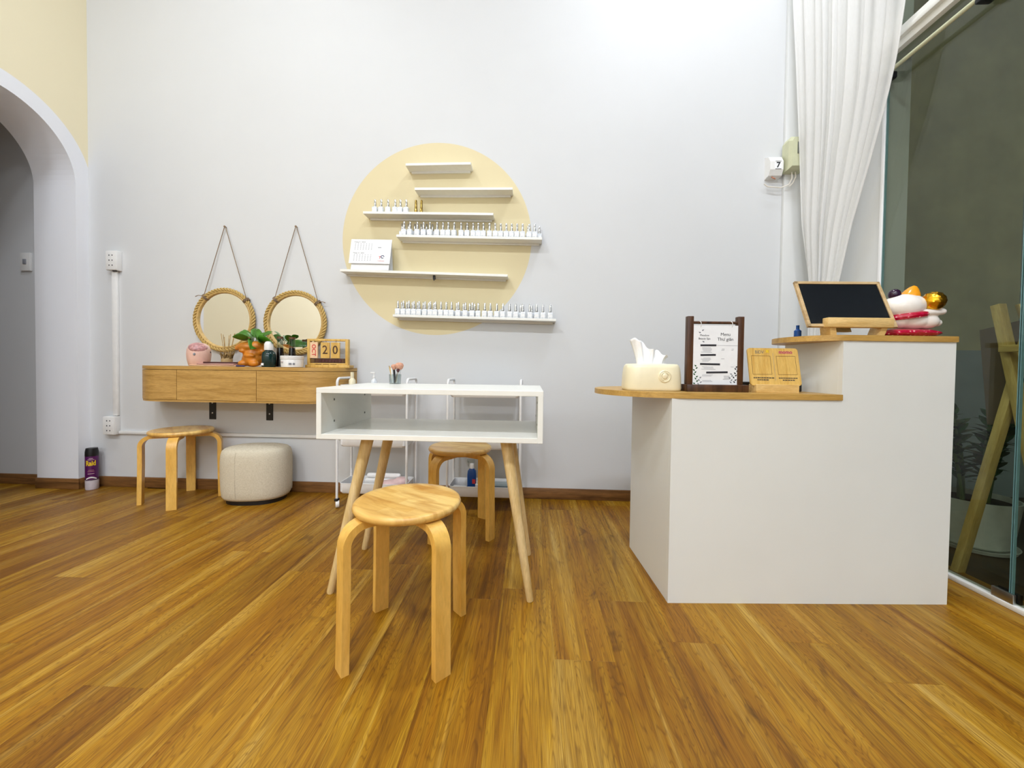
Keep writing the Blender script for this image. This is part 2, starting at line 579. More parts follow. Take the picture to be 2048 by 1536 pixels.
struct('ceiling', bx((-.635, 0, CEIL + .05), (5.4, 5.5, .1)), M['ceil'], smooth=False)
# hall beyond the arch
struct('wall_hall_left', bx((XL - 1.75, 1.6, 1.5), (.1, 2.0, 3.0)), M['wall'], smooth=False)
struct('wall_hall_front', bx((XL - 1.0, .75, 1.5), (1.45, .1, 3.0)), M['wall'], smooth=False)
struct('ceiling_hall', bx((XL - 1.02, 1.66, 2.95), (1.45, 1.78, .1)), M['ceil'], smooth=False)
fh = struct('floor_hall', bx((XL - 1.0, 1.66, -.06), (1.5, 1.8, .1)), M['base'], smooth=False)
for k in range(-27, -18):
    o = obj('plank', plank_me, M['floor'], fh)
    o.location = (.088 + k * PW + PW / 2, 1.94, -.005)
# right wall: solid pier at the corner, a shallow column on the back wall, then glazing
GY = 2.08
struct('wall_right', bx((XR + .06, (GY + YB) / 2, CEIL / 2), (.12, YB - GY, CEIL)), M['pier'], smooth=False)
struct('wall_column', bx((1.695, YB - .012, CEIL / 2), (.21, .024, CEIL), .003), M['pier'])
# baseboards
BH = .072
def bb(name, c, s): struct(name, bx(c, s, .003), M['base'])
bb('baseboard_back', ((XL + 1.59) / 2, YB - .006, BH / 2), (1.59 - XL, .012, BH))
bb('baseboard_arch', (XL - WT / 2 + .005, AC_Y + AR - .006, BH / 2), (WT + .012, .012, BH))
bb('baseboard_left_corner', (XL + .006, (AC_Y + AR + YB - .012) / 2, BH / 2), (.012, YB - .012 - AC_Y - AR, BH))
bb('baseboard_left', (XL + .006, (YF + AC_Y - AR) / 2, BH / 2), (.012, AC_Y - AR - YF, BH))
bb('baseboard_hall', (XL - WT - .65, YB - .006, BH / 2), (1.3, .012, BH))
# glazed side
BZ = 2.45
tb = struct('trim_1', bx((XR + .03, (GY + YF) / 2, BZ + .05), (.11, GY - YF, .10), .004), M['shelf'])
obj('bead', bx((XR - .035, (GY + YF) / 2, BZ + .045), (.024, GY - YF, .025), .003), M['shelf'], tb)
struct('trim_2', bx((XR + .005, (GY + YF) / 2, .010), (.045, GY - YF, .02), .003), M['shelf'])
ys = [GY - .004, 1.50, .35, -.8, YF + .004]
for i in range(4):
    y1, y0 = ys[i] - .002, ys[i + 1] + .002
    wn = struct('window_%d' % (i + 1), bx((XR + .005, (y0 + y1) / 2, (BZ + .022) / 2), (.010, y1 - y0, BZ - .024)), M['glass'], smooth=False)
    obj('polished_edge', bx((XR + .005, y1 - .0012, (BZ + .022) / 2), (.0104, .0024, BZ - .024)), M['glassedge'], wn, smooth=False)
    obj('polished_edge', bx((XR + .005, y0 + .0012, (BZ + .022) / 2), (.0104, .0024, BZ - .024)), M['glassedge'], wn, smooth=False)
    tw = struct('window_%d' % (i + 5), bx((XR + .03, (y0 + y1) / 2, (BZ + .1 + CEIL) / 2), (.008, y1 - y0, CEIL - BZ - .1)), M['glass'], smooth=False)
# aluminium channel for the glass edge at the pier
struct('trim_3', bx((XR + .004, GY + .004, BZ / 2), (.02, .016, BZ), .002), M['wall'])
# patch clamp at the foot of the glass
cl = thing('glass_clamp', 'small steel patch clamp at the foot of the glass panel', 'clamp', (XR + .005, 1.515, 0))
obj('clamp_plate', bx((-.012, 0, .032), (.012, .07, .05), .003), M['steel'], cl)
obj('clamp_plate', bx((.012, 0, .032), (.012, .07, .05), .003), M['black'], cl)
# stabiliser rod below the beam
rod = thing('stabiliser_rod', 'cream metal rod along the top of the glass with black end clamps', 'rod', (XR - .045, 1.86, 2.355))
b = B(); tube(b, [(0, -.22, 0), (0, .175, 0)], .0095, 12); obj('tube', b, M['beige'], rod)
for yy_ in (-.235, .185):
    obj('end_clamp', bx((.020, yy_, -.004), (.058, .04, .034), .006), M['black'], rod)

# porch outside
struct('floor_porch', bx((3.2, 1.2, -.09), (2.6, 5.2, .1)), M['porchfloor'], smooth=False)
pw = struct('wall_porch', bx((3.0, 3.06, 1.95), (2.2, .12, 3.9)), M['porchwall'], smooth=False)
obj('dado', bx((3.0, 2.994, .50), (2.2, .012, 1.08)), M['porchdado'], pw, smooth=False)
obj('grey_strip', bx((3.80, 2.985, 1.95), (.44, .03, 3.9)), M['porchdado'], pw, smooth=False)  # grey-blue strip up the right part of the porch wall

# ------------------------------------------------------------------ ceiling lights
for i, (x, y, p) in enumerate(LAMPS):
    t = thing('ceiling_light', 'square white led panel on the ceiling', 'light', (x, y, CEIL), 0, 'led ceiling panels')
    obj('frame', bx((0, 0, -.012), (.46, .46, .024), .004), M['trolley'], t)
    obj('diffuser', bx((0, 0, -.025), (.40, .40, .004)), M['led'], t, smooth=False)
    ld = bpy.data.lights.new('led_panel', 'AREA')
    ld.shape = 'SQUARE'; ld.size = .40; ld.energy = p; ld.color = LAMP_COL
    lo = bpy.data.objects.new('led_panel', ld); COL.objects.link(lo)
    lo.parent = t; lo.location = (0, 0, -.03)

for i, (x, p) in enumerate(FILL_TUBES):  # unseen fittings added to brighten the counter front and lower back wall
    t = thing('fill_tube', 'added fill light shaped as a white led tube, on the unseen wall facing the painted disc', 'light', (x, YF, 2.15), 0, 'added fill tubes on the front wall')
    obj('channel', bx((0, .015, 0), (1.24, .03, .04), .004), M['trolley'], t)
    b = B(); tube(b, [(-.6, .047, 0), (.6, .047, 0)], .014, 12); obj('tube', b, M['led'], t)
    ld = bpy.data.lights.new('fill_tube_lamp', 'AREA')
    ld.shape = 'RECTANGLE'; ld.size = 1.2; ld.size_y = .05; ld.energy = p; ld.color = LAMP_COL
    lo = bpy.data.objects.new('fill_tube_lamp', ld); COL.objects.link(lo)
    lo.parent = t; lo.location = (0, .065, 0); lo.rotation_euler = (R(90), 0, 0)

# ------------------------------------------------------------------ counter
CZ1, CZ2 = .764, .985
ct = thing('reception_counter', 'white two-level reception counter with oak tops and rounded ends', 'counter', (.526, 1.442, 0), R(3.3))
L1, LT, DL, DT, TH = .632, 1.055, .45, .30, .018
b = B()
loft(b, [[(x, y, z) for x, z in ((0, 0), (LT, 0), (LT, CZ2), (L1, CZ2), (L1, CZ1), (0, CZ1))] for y in (0, TH)])
obj('front_panel', b, M['counter'], ct, smooth=False)
obj('side_panel', bx((TH / 2, TH + (DL - TH) / 2, CZ1 / 2), (TH, DL - TH, CZ1), .0008, 1), M['counter'], ct, smooth=False)
obj('riser_panel', bx((L1 + TH / 2, TH + (DT - TH) / 2, CZ2 / 2), (TH, DT - TH, CZ2), .0008, 1), M['counter'], ct, smooth=False)
obj('side_panel', bx((LT - TH / 2, TH + (DT - TH) / 2, CZ2 / 2), (TH, DT - TH, CZ2), .0008, 1), M['counter'], ct, smooth=False)
lowp = [(L1 - .001, -.006)] + [(L1 - .001, DL + .05)] + arc(.06, (DL + .044) / 2, .285, 90, 270, 24, (DL + .056) / 2)
obj('worktop', prism(B(), lowp, CZ1, CZ1 + .021), M['ctop'], ct, angle=30)
upp = [(LT + .002, -.006), (LT + .002, DT + .02)] + arc(L1 + .02, (DT + .014) / 2, .14, 90, 270, 24, (DT + .026) / 2)
obj('upper_worktop', prism(B(), upp, CZ2, CZ2 + .021), M['ctop'], ct, angle=30)
ZL, ZU = CZ1 + .021, CZ2 + .021

# tissue box
t = thing('tissue_box', 'cream plastic tissue box with round medallion on the low counter', 'tissue box', (.492, 1.585, ZL), R(2))
lp = []
for k, (dz, ins) in enumerate(((0, .010), (.004, .003), (.012, 0), (.06, .004), (.088, .010), (.100, .018), (.106, .030))):
    lp.append(rrect(.224 - ins, .135 - ins, .05 - ins * .3, dz, 7))
obj('box_body', loft(B(), lp), M['cream'], t, angle=60)
b = B(); loft(b, [rrect(.12, .035, .017, .1055, 6), rrect(.12, .035, .017, .109, 6)]); obj('slot_rim', b, M['plastic'], t)
md = B(); lathe(md, [(.0245, 0), (.0245, .004), (.021, .006), (.019, .004), (.001, .004)], 32)
mo = obj('medallion', md, M['cream'], t, loc=(.030, -.0645, .058), rot=(R(90), 0, 0))
obj('relief_face', sphere(B(), (0, .001, .005), (.011, .013, .004), 16, 8), M['cream'], mo)
b = B(); tube(b, [(.0155 * math.cos(a), .0155 * math.sin(a), .005) for a in [R(20 + 14 * i) for i in range(18)]], .0022, 6); obj('relief_wreath', b, M['cream'], mo)
# tissue: crumpled sheet rising from the slot
def tissue_sheet(w0, w1, h, fold, ph, lean):
    bm = B(); rows = []
    N, K = 12, 22
    for i in range(N + 1):
        v = i / N
        row = []
        for j in range(K + 1):
            u = j / K - .5
            wd = w0 + (w1 - w0) * v
            x = u * wd + lean * v * v
            y = math.sin(u * 9 + ph) * fold * (.5 + v) + math.sin(u * 23 + ph * 2) * fold * .35
            zz = v * h * (1 - .75 * max(0, u + .08) ** 1.0 * v) + math.sin(u * 14 + ph) * .006 * v
            row.append((x, y, zz))
        rows.append(row)
    loft(bm, rows, closed=False)
    return bm
for i, (w0, w1, h, fo, ph, le, px) in enumerate(((.055, .088, .105, .012, .4, -.012, -.028), (.06, .075, .06, .010, 2.2, .012, .020))):
    o = obj('tissue_sheet', tissue_sheet(w0, w1, h, fo, ph, le), M['tissue'], t, loc=(px, 0, .100), angle=180)
    s = o.modifiers.new('thick', 'SOLIDIFY'); s.thickness = .0006

# menu stand
t = thing('menu_stand', 'dark walnut menu frame with printed sheet hung on two rings', 'menu stand', (.728, 1.56, ZL), R(2))
obj('base', bx((0, 0, .014), (.238, .075, .028), .002), M['walnut'], t)
for s in (-1, 1):
    obj('post', bx((s * .0985, 0, .162), (.024, .024, .268), .002), M['walnut'], t)
b = B(); tube(b, [(-.09, 0, .272), (.09, 0, .272)], .0055, 12); obj('crossbar', b, M['walnut'], t)
sh = obj('menu_sheet', bx((0, 0, 0), (.178, .0012, .236)), M['paper'], t, smooth=False, loc=(.002, -.010, .142))
for s in (-.060, .062):
    b = B(); tube(b, [(s, .010 * math.cos(a) * 1.2, .012 * math.sin(a)) for a in [2 * PI * i / 20 for i in range(20)]], .0011, 6, True)
    obj('ring', b, M['plastic'], t, loc=(0, -.004, .264), rot=(0, 0, R(0)))
def sheet_text(s, sz, x, z, m='ink', **kw): text('lettering', s, sz, M[m], sh, (x, -.0009, z), (R(90), 0, 0), ext=.0002, **kw)
sheet_text('Menu', .0175, .036, .083)
sheet_text('Thư giãn', .0175, .036, .064)
sheet_text('Meadow', .0105, -.046, .079)
sheet_text('Beauty Spa', .0105, -.046, .066)
def sheet_bar(x, z, w_, h_, m='ink', rot=0.0):
    obj('print_bar', bx((0, 0, 0), (w_, .0005, h_), .0), M[m], sh, smooth=False, loc=(x, -.0008, z), rot=(0, rot, 0))
for x, z, w_ in ((-.030, .040, .062), (-.030, .002, .060), (-.022, -.034, .078), (.006, -.066, .084)):
    sheet_bar(x, z, w_, .0075, 'ink', random.uniform(-.03, .03))
sheet_bar(.044, .040, .086, .0009, 'ink2')
for x, z, n, w_ in ((-.034, .030, 5, .046), (-.034, -.010, 4, .04), (-.026, -.045, 3, .06), (-.030, -.076, 2, .05), (-.030, -.098, 2, .056), (.048, -.08, 4, .03), (.03, .026, 2, .012), (.07, .026, 2, .012), (.03, -.012, 1, .014), (.066, -.044, 1, .014)):
    for q in range(n): sheet_bar(x - random.uniform(0, .006), z - q * .0042, w_ * random.uniform(.6, 1), .0011, 'ink2')
def sprig(px, pz, s, n, m):
    for q in range(n):
        bm = B()
        a = .9 * (1 if q % 2 else -1) + random.uniform(-.3, .3)
        pts = [(0, 0), (.003, .004), (0, .011), (-.003, .004)]
        loft(bm, [[(x, y, z) for x, z in pts] for y in (0, -.0003)])
        obj('printed_leaf', bm, M[m], sh, smooth=False, loc=(px + s * .004 * math.sin(q * .9), -.0007, pz + q * .0085), rot=(0, a, 0))
sprig(-.078, -.112, 1, 9, 'dleaf'); sprig(.078, -.106, -1, 8, 'ink'); sprig(-.064, -.116, 1, 4, 'ink2'); sprig(.064, -.108, -1, 5, 'ink2')
sprig(-.060, .088, 1, 2, 'ink2'); sprig(-.045, .052, 1, 1, 'ink2')

# payment plaque
t = thing('payment_plaque', 'bamboo payment plaque with two blank squares on a slotted block', 'sign', (.958, 1.555, ZL), R(2))
b = B()
for k in range(4): box(b, (0, -.0235 + .0125 * k + .005, .016), (.165, .0118, .032 - .0 * k), .001, 1)
obj('slot_block', b, M['pine'], t)
pl = obj('plaque', loft(B(), [rrect(.198, .150, .012, 0, 5), rrect(.198, .150, .012, .006, 5)]), M['bamboo'], t, loc=(0, .006, .100), rot=(R(78), 0, 0))
def ptext(s, sz, x, y, m, **kw): text('lettering', s, sz, M[m], pl, (x, y, .0062), ext=.0002, **kw)
ptext('BIDV', .0185, -.052, .058, 'dkhole', width=.034)
ptext('momo', .020, .050, .059, 'magenta', width=.052, offset=.0004)
b = B()
for q in range(4):
    a = R(45 + 90 * q); sphere(b, (.0042 * math.cos(a), .0042 * math.sin(a), 0), (.004, .0028, .0006), 10, 6, Matrix.Rotation(a, 3, 'Z'))
obj('flower_mark', b, M['yelink'], pl, loc=(-.021, .062, .0062))
obj('groove', bx((0, 0, .0061), (.0008, .11, .0004)), M['ink2'], pl, smooth=False)
for s in (-1, 1):
    o = B()
    for (cx, cy, ww, hh) in ((0, .037, .074, .001), (0, -.037, .074, .001), (-.037, 0, .001, .074), (.037, 0, .001, .074)):
        box(o, (cx, cy, 0), (ww, hh, .0004))
    obj('square_outline', o, M['browncap'], pl, smooth=False, loc=(s * .049, .006, .0062))
    for q, (w_, y) in enumerate(((.072, -.045), (.044, -.053))):
        o = B(); x = -w_ / 2
        while x < w_ / 2:
            l = random.uniform(.004, .010); box(o, (x + l / 2, 0, 0), (l, .0036, .0004)); x += l + .0016
        obj('print_line', o, M['ink'], pl, smooth=False, loc=(s * .049, y, .0062))
tag(obj('card_reader', bx((0, 0, .019), (.25, .075, .038), .004), M['black'], loc=(.99, 1.66, ZL), rot=(0, 0, R(3))), 'flat black box lying behind the bamboo plaque', 'device')

# blackboard sign on easel, upper top
t = thing('tabletop_blackboard', 'small framed blackboard leaning back on a pine stand', 'blackboard', (1.215, 1.535, ZU), R(1))
tilt = R(24)
bd = obj('board', bx((0, 0, 0), (.302, .006, .186)), M['board'], t, smooth=False, loc=(0, .022, .126), rot=(-tilt, 0, 0))
b = B()
for (cx, cz, sx, sz) in ((0, .097, .33, .012), (0, -.097, .33, .012), (-.159, 0, .012, .206), (.159, 0, .012, .206)):
    box(b, (cx, 0, cz), (sx, .012, sz), .001, 1)
obj('board_frame', b, M['ply'], bd)
obj('ledge', bx((.012, -.030, .048), (.240, .030, .036), .003), M['pine'], t)
for s in (-1, 1):
    b = B(); xc = .012 + s * .085; loft(b, [[(xc - .011 + s * d_, y_, z_), (xc + .011 + s * d_, y_, z_), (xc + .011 + s * d_, y_ + .05, z_), (xc - .011 + s * d_, y_ + .05, z_)] for d_, y_, z_ in ((.002, -.03, 0), (.010, -.035, .032))])
    obj('foot', b, M['pine'], t)
b = B(); loft(b, [[(x, .03, .02), (x, .05, .02), (x, .10, .17), (x, .088, .17)] for x in (-.02, .04)]); obj('back_strut', b, M['pine'], t)
tag(obj('small_bottle', lathe(B(), [(.012, 0), (.013, .004), (.013, .03), (.006, .036), (.006, .05), (.0065, .052), (.001, .053)], 16), M['blue'], loc=(1.10, 1.64, ZU)), 'tiny blue bottle behind the framed blackboard on the upper top', 'bottle')

# lucky cat on red cushion
cu = tag(obj('foil_cushion', loft(B(), [
    [(x, .048 * ry * math.cos(a) * (1 + .12 * math.sin(5 * a + x * 60)), .017 + .017 * ry * math.sin(a)) for a in [2 * PI * i / 20 for i in range(20)]]
    for x, ry in ((-.130, .04), (-.118, .36), (-.095, .72), (-.05, .95), (0, 1), (.05, .95), (.085, .78), (.108, .42), (.132, .03))]), M['foil'], loc=(1.472, 1.570, ZU), rot=(0, 0, R(3)), angle=40),
    'shiny red and pink cushion under the white lucky cat', 'cushion')
t = thing('lucky_cat', 'white ceramic cat figurine with orange ear and gold ball', 'figurine', (1.452, 1.572, ZU + .0325), R(0))
blob('body', [((.03, 0, .032), (.062, .042, .034)), ((.075, -.005, .03), (.045, .036, .030)), ((-.015, 0, .038), (.04, .036, .036)),
              ((.068, -.026, .062), (.054, .020, .014)), ((.112, -.022, .066), (.020, .018, .014)), ((.118, .0, .026), (.02, .02, .016))], M['ceramic'], t, .0035, 5)
hd = blob('head', [((-.004, 0, .086), (.068, .056, .050)), ((.014, 0, .090), (.056, .05, .046))], M['ceramic'], t, .004, 4)
b = B(); loft(b, [circ(.034 * k, z, 20, .014 + dx) for k, z, dx in ((1.0, .104, 0), (1, .118, .002), (.86, .136, .007), (.60, .152, .013), (.34, .164, .018), (.05, .170, .021))]); obj('ear', b, M['orangegl'], hd)['label'] = 'orange ear'
b = B(); sphere(b, (-.036, .0, .134), (.021, .019, .022)); obj('ear', b, M['purple'], hd)['label'] = 'dark purple ear'
b = B(); tube(b, [(.058 * math.cos(a) + .008, .047 * math.sin(a), .050 + .008 * math.cos(a)) for a in [2 * PI * i / 28 for i in range(28)]], .012, 8, True); obj('scarf', b, M['foil'], t)
b = B(); sphere(b, (.078, -.030, .104), .0335, 28, 18)
for v in b.verts:
    n = (v.co - Vector((.078, -.030, .104)))
    k = 1.08 + (.08 if n.z > -.008 else .02) * math.sin(n.x * 330) * math.sin(n.z * 360 + 1)
    v.co = Vector((.078, -.030, .104)) + n * k
obj('gold_ball', b, M['gold'], t, angle=30)

# ------------------------------------------------------------------ white desk
t = thing('manicure_desk', 'white open-box desk on four splayed beech legs', 'desk', (-.366, 1.605, 0), R(0))
DW, DD, DZ0, DZ1, PT = .834, .45, .597, .786, .019
obj('top_board', bx((0, 0, DZ1 - PT / 2), (DW, DD, PT), .001, 1), M['white'], t, smooth=False)
obj('bottom_board', bx((0, 0, DZ0 + PT / 2), (DW - 2 * PT, DD, PT), .001, 1), M['white'], t, smooth=False)
for s in (-1, 1):
    sp = obj('side_board', bx((s * (DW / 2 - PT / 2), 0, (DZ0 + DZ1 - PT) / 2), (PT, DD, DZ1 - DZ0 - PT), .001, 1), M['white'], t, smooth=False)
    for y in (-.13, .15):
        for z in (DZ0 + .055, DZ1 - .05):
            b = B(); lathe(b, [(.0045, 0), (.0045, .0012), (.001, .0014)], 12)
            obj('cam_fitting', b, M['dkhole'], sp, loc=(s * (DW / 2 - PT) - s * .0001, y, z), rot=(0, -s * R(90), 0))
for sx, sy, top, bot in ((-1, -1, (-.262, -.125), (-.383, -.185)), (1, -1, (.278, -.125), (.380, -.185)), (-1, 1, (-.262, .12), (-.405, .172)), (1, 1, (.278, .12), (.372, .172))):
    b = B(); a = Vector((bot[0], bot[1], 0)); c = Vector((top[0], top[1], DZ0))
    tube(b, [a, a.lerp(c, .01), a.lerp(c, .4), a.lerp(c, 1)], 0, 18, radii=[.012, .0135, .018, .0235])
    obj('leg', b, M['leg'], t)
DZT = DZ1
# brush cup on the desk
t = thing('brush_cup', 'clear cup of make-up brushes standing on the white desk', 'brush holder', (-.628, 1.775, DZT))
b = B(); loft(b, [circ(.026, 0, 24), circ(.028, .045, 24), circ(.0268, .045, 24), circ(.025, .003, 24)]); obj('cup', b, M['clear'], t)
def brush(x, y, lean, h, hm, hr, br_r, br_h, bm_):
    bb_ = obj('brush', tube(B(), [(x, y, .004), (x + lean, y, h)], hr, 10), hm, t)
    if br_r:
        b = B(); loft(b, [circ(br_r * k, z * br_h, 16) for k, z in ((.45, 0), (.8, .25), (1, .6), (.8, .88), (.3, 1.0))])
        obj('bristles', b, bm_, bb_, loc=(x + lean * 1.03, y, h))
brush(.006, .004, .012, .066, M['chrome'], .0085, .020, .034, M['bristle'])
brush(-.004, .012, -.006, .066, M['black'], .005, .014, .026, M['bristle'])
brush(-.012, -.002, -.012, .078, M['bamboo_ring'], .0025, 0, 0, None)
brush(-.014, .008, -.018, .084, M['reed'], .0022, 0, 0, None)
brush(-.008, -.012, -.006, .074, M['plastic'], .003, 0, 0, None)
brush(.013, -.010, .004, .055, M['chrome'], .004, .008, .016, M['maroon'])

# ------------------------------------------------------------------ stools
def strip(bm, path, w, th):
    """a bent plywood strip: path in (r, z), width along y"""
    n = len(path); L0 = []; L1 = []
    for i in range(n):
        a = Vector(path[max(i - 1, 0)]); c = Vector(path[min(i + 1, n - 1)])
        d = (c - a).normalized(); nn = Vector((-d.y, d.x)) * th / 2
        p = Vector(path[i]); L0.append(p + nn); L1.append(p - nn)
    loops = [[(a.x, -w / 2, a.y), (a.x, w / 2, a.y), (c.x, w / 2, c.y), (c.x, -w / 2, c.y)] for a, c in zip(L0, L1)]
    return loft(bm, loops)
def make_stool(label, loc, rz):
    t = thing('bentwood_stool', label, 'stool', loc, rz, 'round bentwood stools')
    h, rs = .452, .166
    prof = [(rs * .55, h - .028), (rs * .90, h - .028), (rs * .965, h - .024), (rs, h - .014), (rs * .985, h - .005), (rs * .95, h - .001), (rs * .85, h - .0025), (.001, h - .0045)]
    obj('seat', lathe(B(), prof, 48), M['seat'], t, angle=60)
    th, ro, rb = .022, .208, .058
    zt = h - .028 - th / 2
    path = [(.05, zt), (ro - th / 2 - rb, zt)] + [(ro - th / 2 - rb + rb * math.sin(R(a)), zt - rb + rb * math.cos(R(a))) for a in range(10, 91, 10)] + [(ro - th / 2, .25), (ro - th / 2 + .004, 0)]
    me = None
    for q in range(4):
        o = obj('leg', me if me else strip(B(), path, .049, th), M['birch'], t, rot=(0, 0, R(45 + 90 * q)), angle=30)
        me = o.data
    sm = None
    for q in range(4):
        b = B(); lathe(b, [(.004, 0), (.004, .003), (.001, .0035)], 10)
        o = obj('screw', sm if sm else b, M['steel'], t, loc=(.12 * math.cos(R(45 + 90 * q)), .12 * math.sin(R(45 + 90 * q)), zt - th / 2 - .003))
        sm = o.data
    return t
s1 = make_stool('round wooden stool pulled out in front of the white desk', (-.378, 1.195, 0), R(0))
s2 = make_stool('round wooden stool tucked behind the white desk', (-.361, 2.02, 0), R(15))
s3 = make_stool('round wooden stool under the floating oak cabinet beside the pouf', (-2.205, 2.345, 0), R(-15.5))

# pouf
t = thing('pouf', 'oatmeal linen half-round pouf on a black base by the wall', 'pouf', (-1.745, 2.395, 0), R(8))
def dshape(k, z, dz=0):
    # rounded D-like footprint, flatter towards the wall
    pts = []
    for i in range(48):
        a = 2 * PI * i / 48
        c, s = math.cos(a), math.sin(a)
        ex = 2.4
        x = .200 * math.copysign(abs(c) ** (2 / ex), c); y = .150 * math.copysign(abs(s) ** (2 / ex), s)
        if s > 0: y *= .86
        pts.append((x * k, y * k, z))
    return pts
H0 = .025
obj('cover', loft(B(), [dshape(k, z) for k, z in ((.80, H0), (.92, H0 + .004), (.965, H0 + .02), (.985, H0 + .06), (1.0, .16), (1.0, .26), (.985, .30), (.95, .325), (.88, .338), (.7, .347), (.4, .352), (.02, .354))]), M['fabric'], t, angle=80)
obj('base', loft(B(), [dshape(.84, 0), dshape(.84, .026)]), M['black'], t)
for ang in (258, 20, 140):
    a = R(ang); c, s = math.cos(a), math.sin(a)
    x = .200 * math.copysign(abs(c) ** (2 / 2.4), c); y = .150 * math.copysign(abs(s) ** (2 / 2.4), s) * (.86 if s > 0 else 1)
    b = B(); tube(b, [(x * k, y * k, z) for k, z in ((.985, .05), (1.002, .12), (1.003, .26), (.985, .305), (.94, .33))], .0018, 6); obj('seam', b, M['fabric'], t)

# spray can
t = thing('spray_can', 'purple insect spray can with black cap in the corner', 'spray can', (-2.985, 2.490, 0), R(28))
t.scale = (1.06, 1.06, 1.10)
RC = .032
cb = obj('can_body', lathe(B(), [(RC * .9, .055), (RC, .058), (RC, .205), (RC * .92, .214)], 32), M['can'], t)
obj('can_base', lathe(B(), [(RC * .93, 0), (RC, .004), (RC, .064), (RC * .9, .066)], 32), M['canwhite'], t)
obj('cap', lathe(B(), [(RC * .99, .208), (RC, .212), (RC * .98, .235), (RC * .86, .256), (.001, .257)], 32), M['black'], t)
def wrap_text(s, size, m, z, ang, width, **kw):
    me = text_mesh(s, size, width, ext=.0, **kw)
    for v in me.vertices:
        a = v.co.x / RC + R(ang)
        x, y, zz = (RC + .0006) * math.cos(a), (RC + .0006) * math.sin(a), v.co.y + z
        v.co = (x, y, zz)
    return obj('lettering', me, M[m], cb, smooth=False)
wrap_text('Raid', .042, 'yelink', .165, -78, .046, offset=.0018)
for z, w_, m in ((.194, .018, 'pinkpad'), (.187, .03, 'pinkpad'), (.122, .026, 'mauve'), (.114, .032, 'mauve'), (.100, .03, 'pinkpad')):
    b = B()
    A = [R(-76) - w_ / 2 / RC + w_ / RC * i / 8 for i in range(9)]
    loft(b, [[((RC + .0005) * math.cos(a), (RC + .0005) * math.sin(a), z + dz) for a in A] for dz in (0, .0022)], closed=False); obj('print_line', b, M[m], cb, smooth=False)
b = B(); A = [R(-120 + 9 * i) for i in range(11)]
loft(b, [[((RC + .0005) * math.cos(a), (RC + .0005) * math.sin(a), z0 + .010 * math.sin(i * .32)) for i, a in enumerate(A)] for z0 in (.064, .072)], closed=False); obj('swoosh', b, M['plastic'], cb, smooth=False)

# ------------------------------------------------------------------ floating cabinet
t = thing('floating_cabinet', 'oak floating wall cabinet with rounded ends under the rope mirrors', 'cabinet', (0, 0, 0))
CX0, CX1, CD, CR = -2.56, -1.165, .27, .25
ZB, ZT = .63, .852
def cab_outline(inset=0.0):
    left = [(CX0 + CR - (CR - inset) * math.cos(R(90 * i / 14)), YB - .001 - (CD - inset - .001) * math.sin(R(90 * i / 14))) for i in range(15)]
    right = [(CX1 - CR + (CR - inset) * math.sin(R(90 * i / 14)), YB - .001 - (CD - inset - .001) * math.cos(R(90 * i / 14))) for i in range(15)]
    return left + right
obj('carcass', prism(B(), cab_outline(.016), ZB + .004, ZT - .021), M['base'], t, angle=30)
obj('top', prism(B(), cab_outline(0), ZT - .021, ZT), M['cab'], t, angle=30)
obj('bottom', prism(B(), cab_outline(.002), ZB, ZB + .010), M['cab'], t, angle=30)
def face(name, x0, x1):
    """piece of the front skin between x0 and x1, 14 mm thick"""
    def pt(x, ins):
        c0, c1, rr, dd = CX0 + CR, CX1 - CR, CR - ins, CD - ins
        if x < c0: k = min(1, (c0 - x) / CR); return (c0 - rr * k, YB - .001 - dd * math.sqrt(max(0, 1 - k * k)))
        if x > c1: k = min(1, (x - c1) / CR); return (c1 + rr * k, YB - .001 - dd * math.sqrt(max(0, 1 - k * k)))
        return (x, YB - .001 - dd)
    xs = {x0, x1} | {CX0 + CR - CR * math.cos(R(90 * i / 24)) for i in range(25)} | {CX1 - CR + CR * math.sin(R(90 * i / 24)) for i in range(25)}
    xs = sorted(x for x in xs if x0 - 1e-9 <= x <= x1 + 1e-9)
    bm = B()
    loops = []
    for x in xs:
        p, q = pt(x, .001), pt(x, .015)
        loops.append([(p[0], p[1], ZB + .012), (p[0], p[1], ZT - .024), (q[0], q[1], ZT - .024), (q[0], q[1], ZB + .012)])
    loft(bm, loops)
    return obj(name, bm, M['cab'], t, angle=30)
face('curved_end', CX0, -2.1835)
face('drawer', -2.1805, -1.6745)
face('drawer', -1.6715, CX1)
for x in (-2.178, -1.773):
    br = obj('bracket', bx((x, YB - .004, ZB - .072), (.046, .005, .144), .001, 1), M['black'], t)
    obj('bracket_arm', bx((x, YB - .10, ZB - .004), (.046, .19, .005), .001, 1), M['black'], br)
    for z in (ZB - .10, ZB - .03):
        b = B(); lathe(b, [(.006, 0), (.006, .001), (.002, .003)], 12)
        obj('screw', b, M['steel'], br, loc=(x, YB - .0065, z), rot=(R(90), 0, 0))
CT = ZT
# pink jar
t = thing('pink_humidifier', 'pale pink rounded jar device with a slanted mauve window', 'device', (-2.113, 2.37, CT), R(42))
t.scale = (.80, .80, 1.0)
obj('body', lathe(B(), [(.058, 0), (.066, .006), (.076, .04), (.080, .075), (.077, .105), (.064, .132), (.040, .146), (.001, .150)], 36), M['pink'], t, angle=60)
b = B(); sphere(b, (-.004, -.034, .116), (.062, .050, .030), rot=Matrix.Rotation(R(25), 3, 'X')); obj('window', b, M['mauve'], t)
b = B(); sphere(b, (-.028, -.0735, .075), (.009, .006, .009)); obj('button', b, M['ink2'], t)
b = B(); sphere(b, (.070, -.030, .09), .006); obj('eye_dot', b, M['ink'], t)
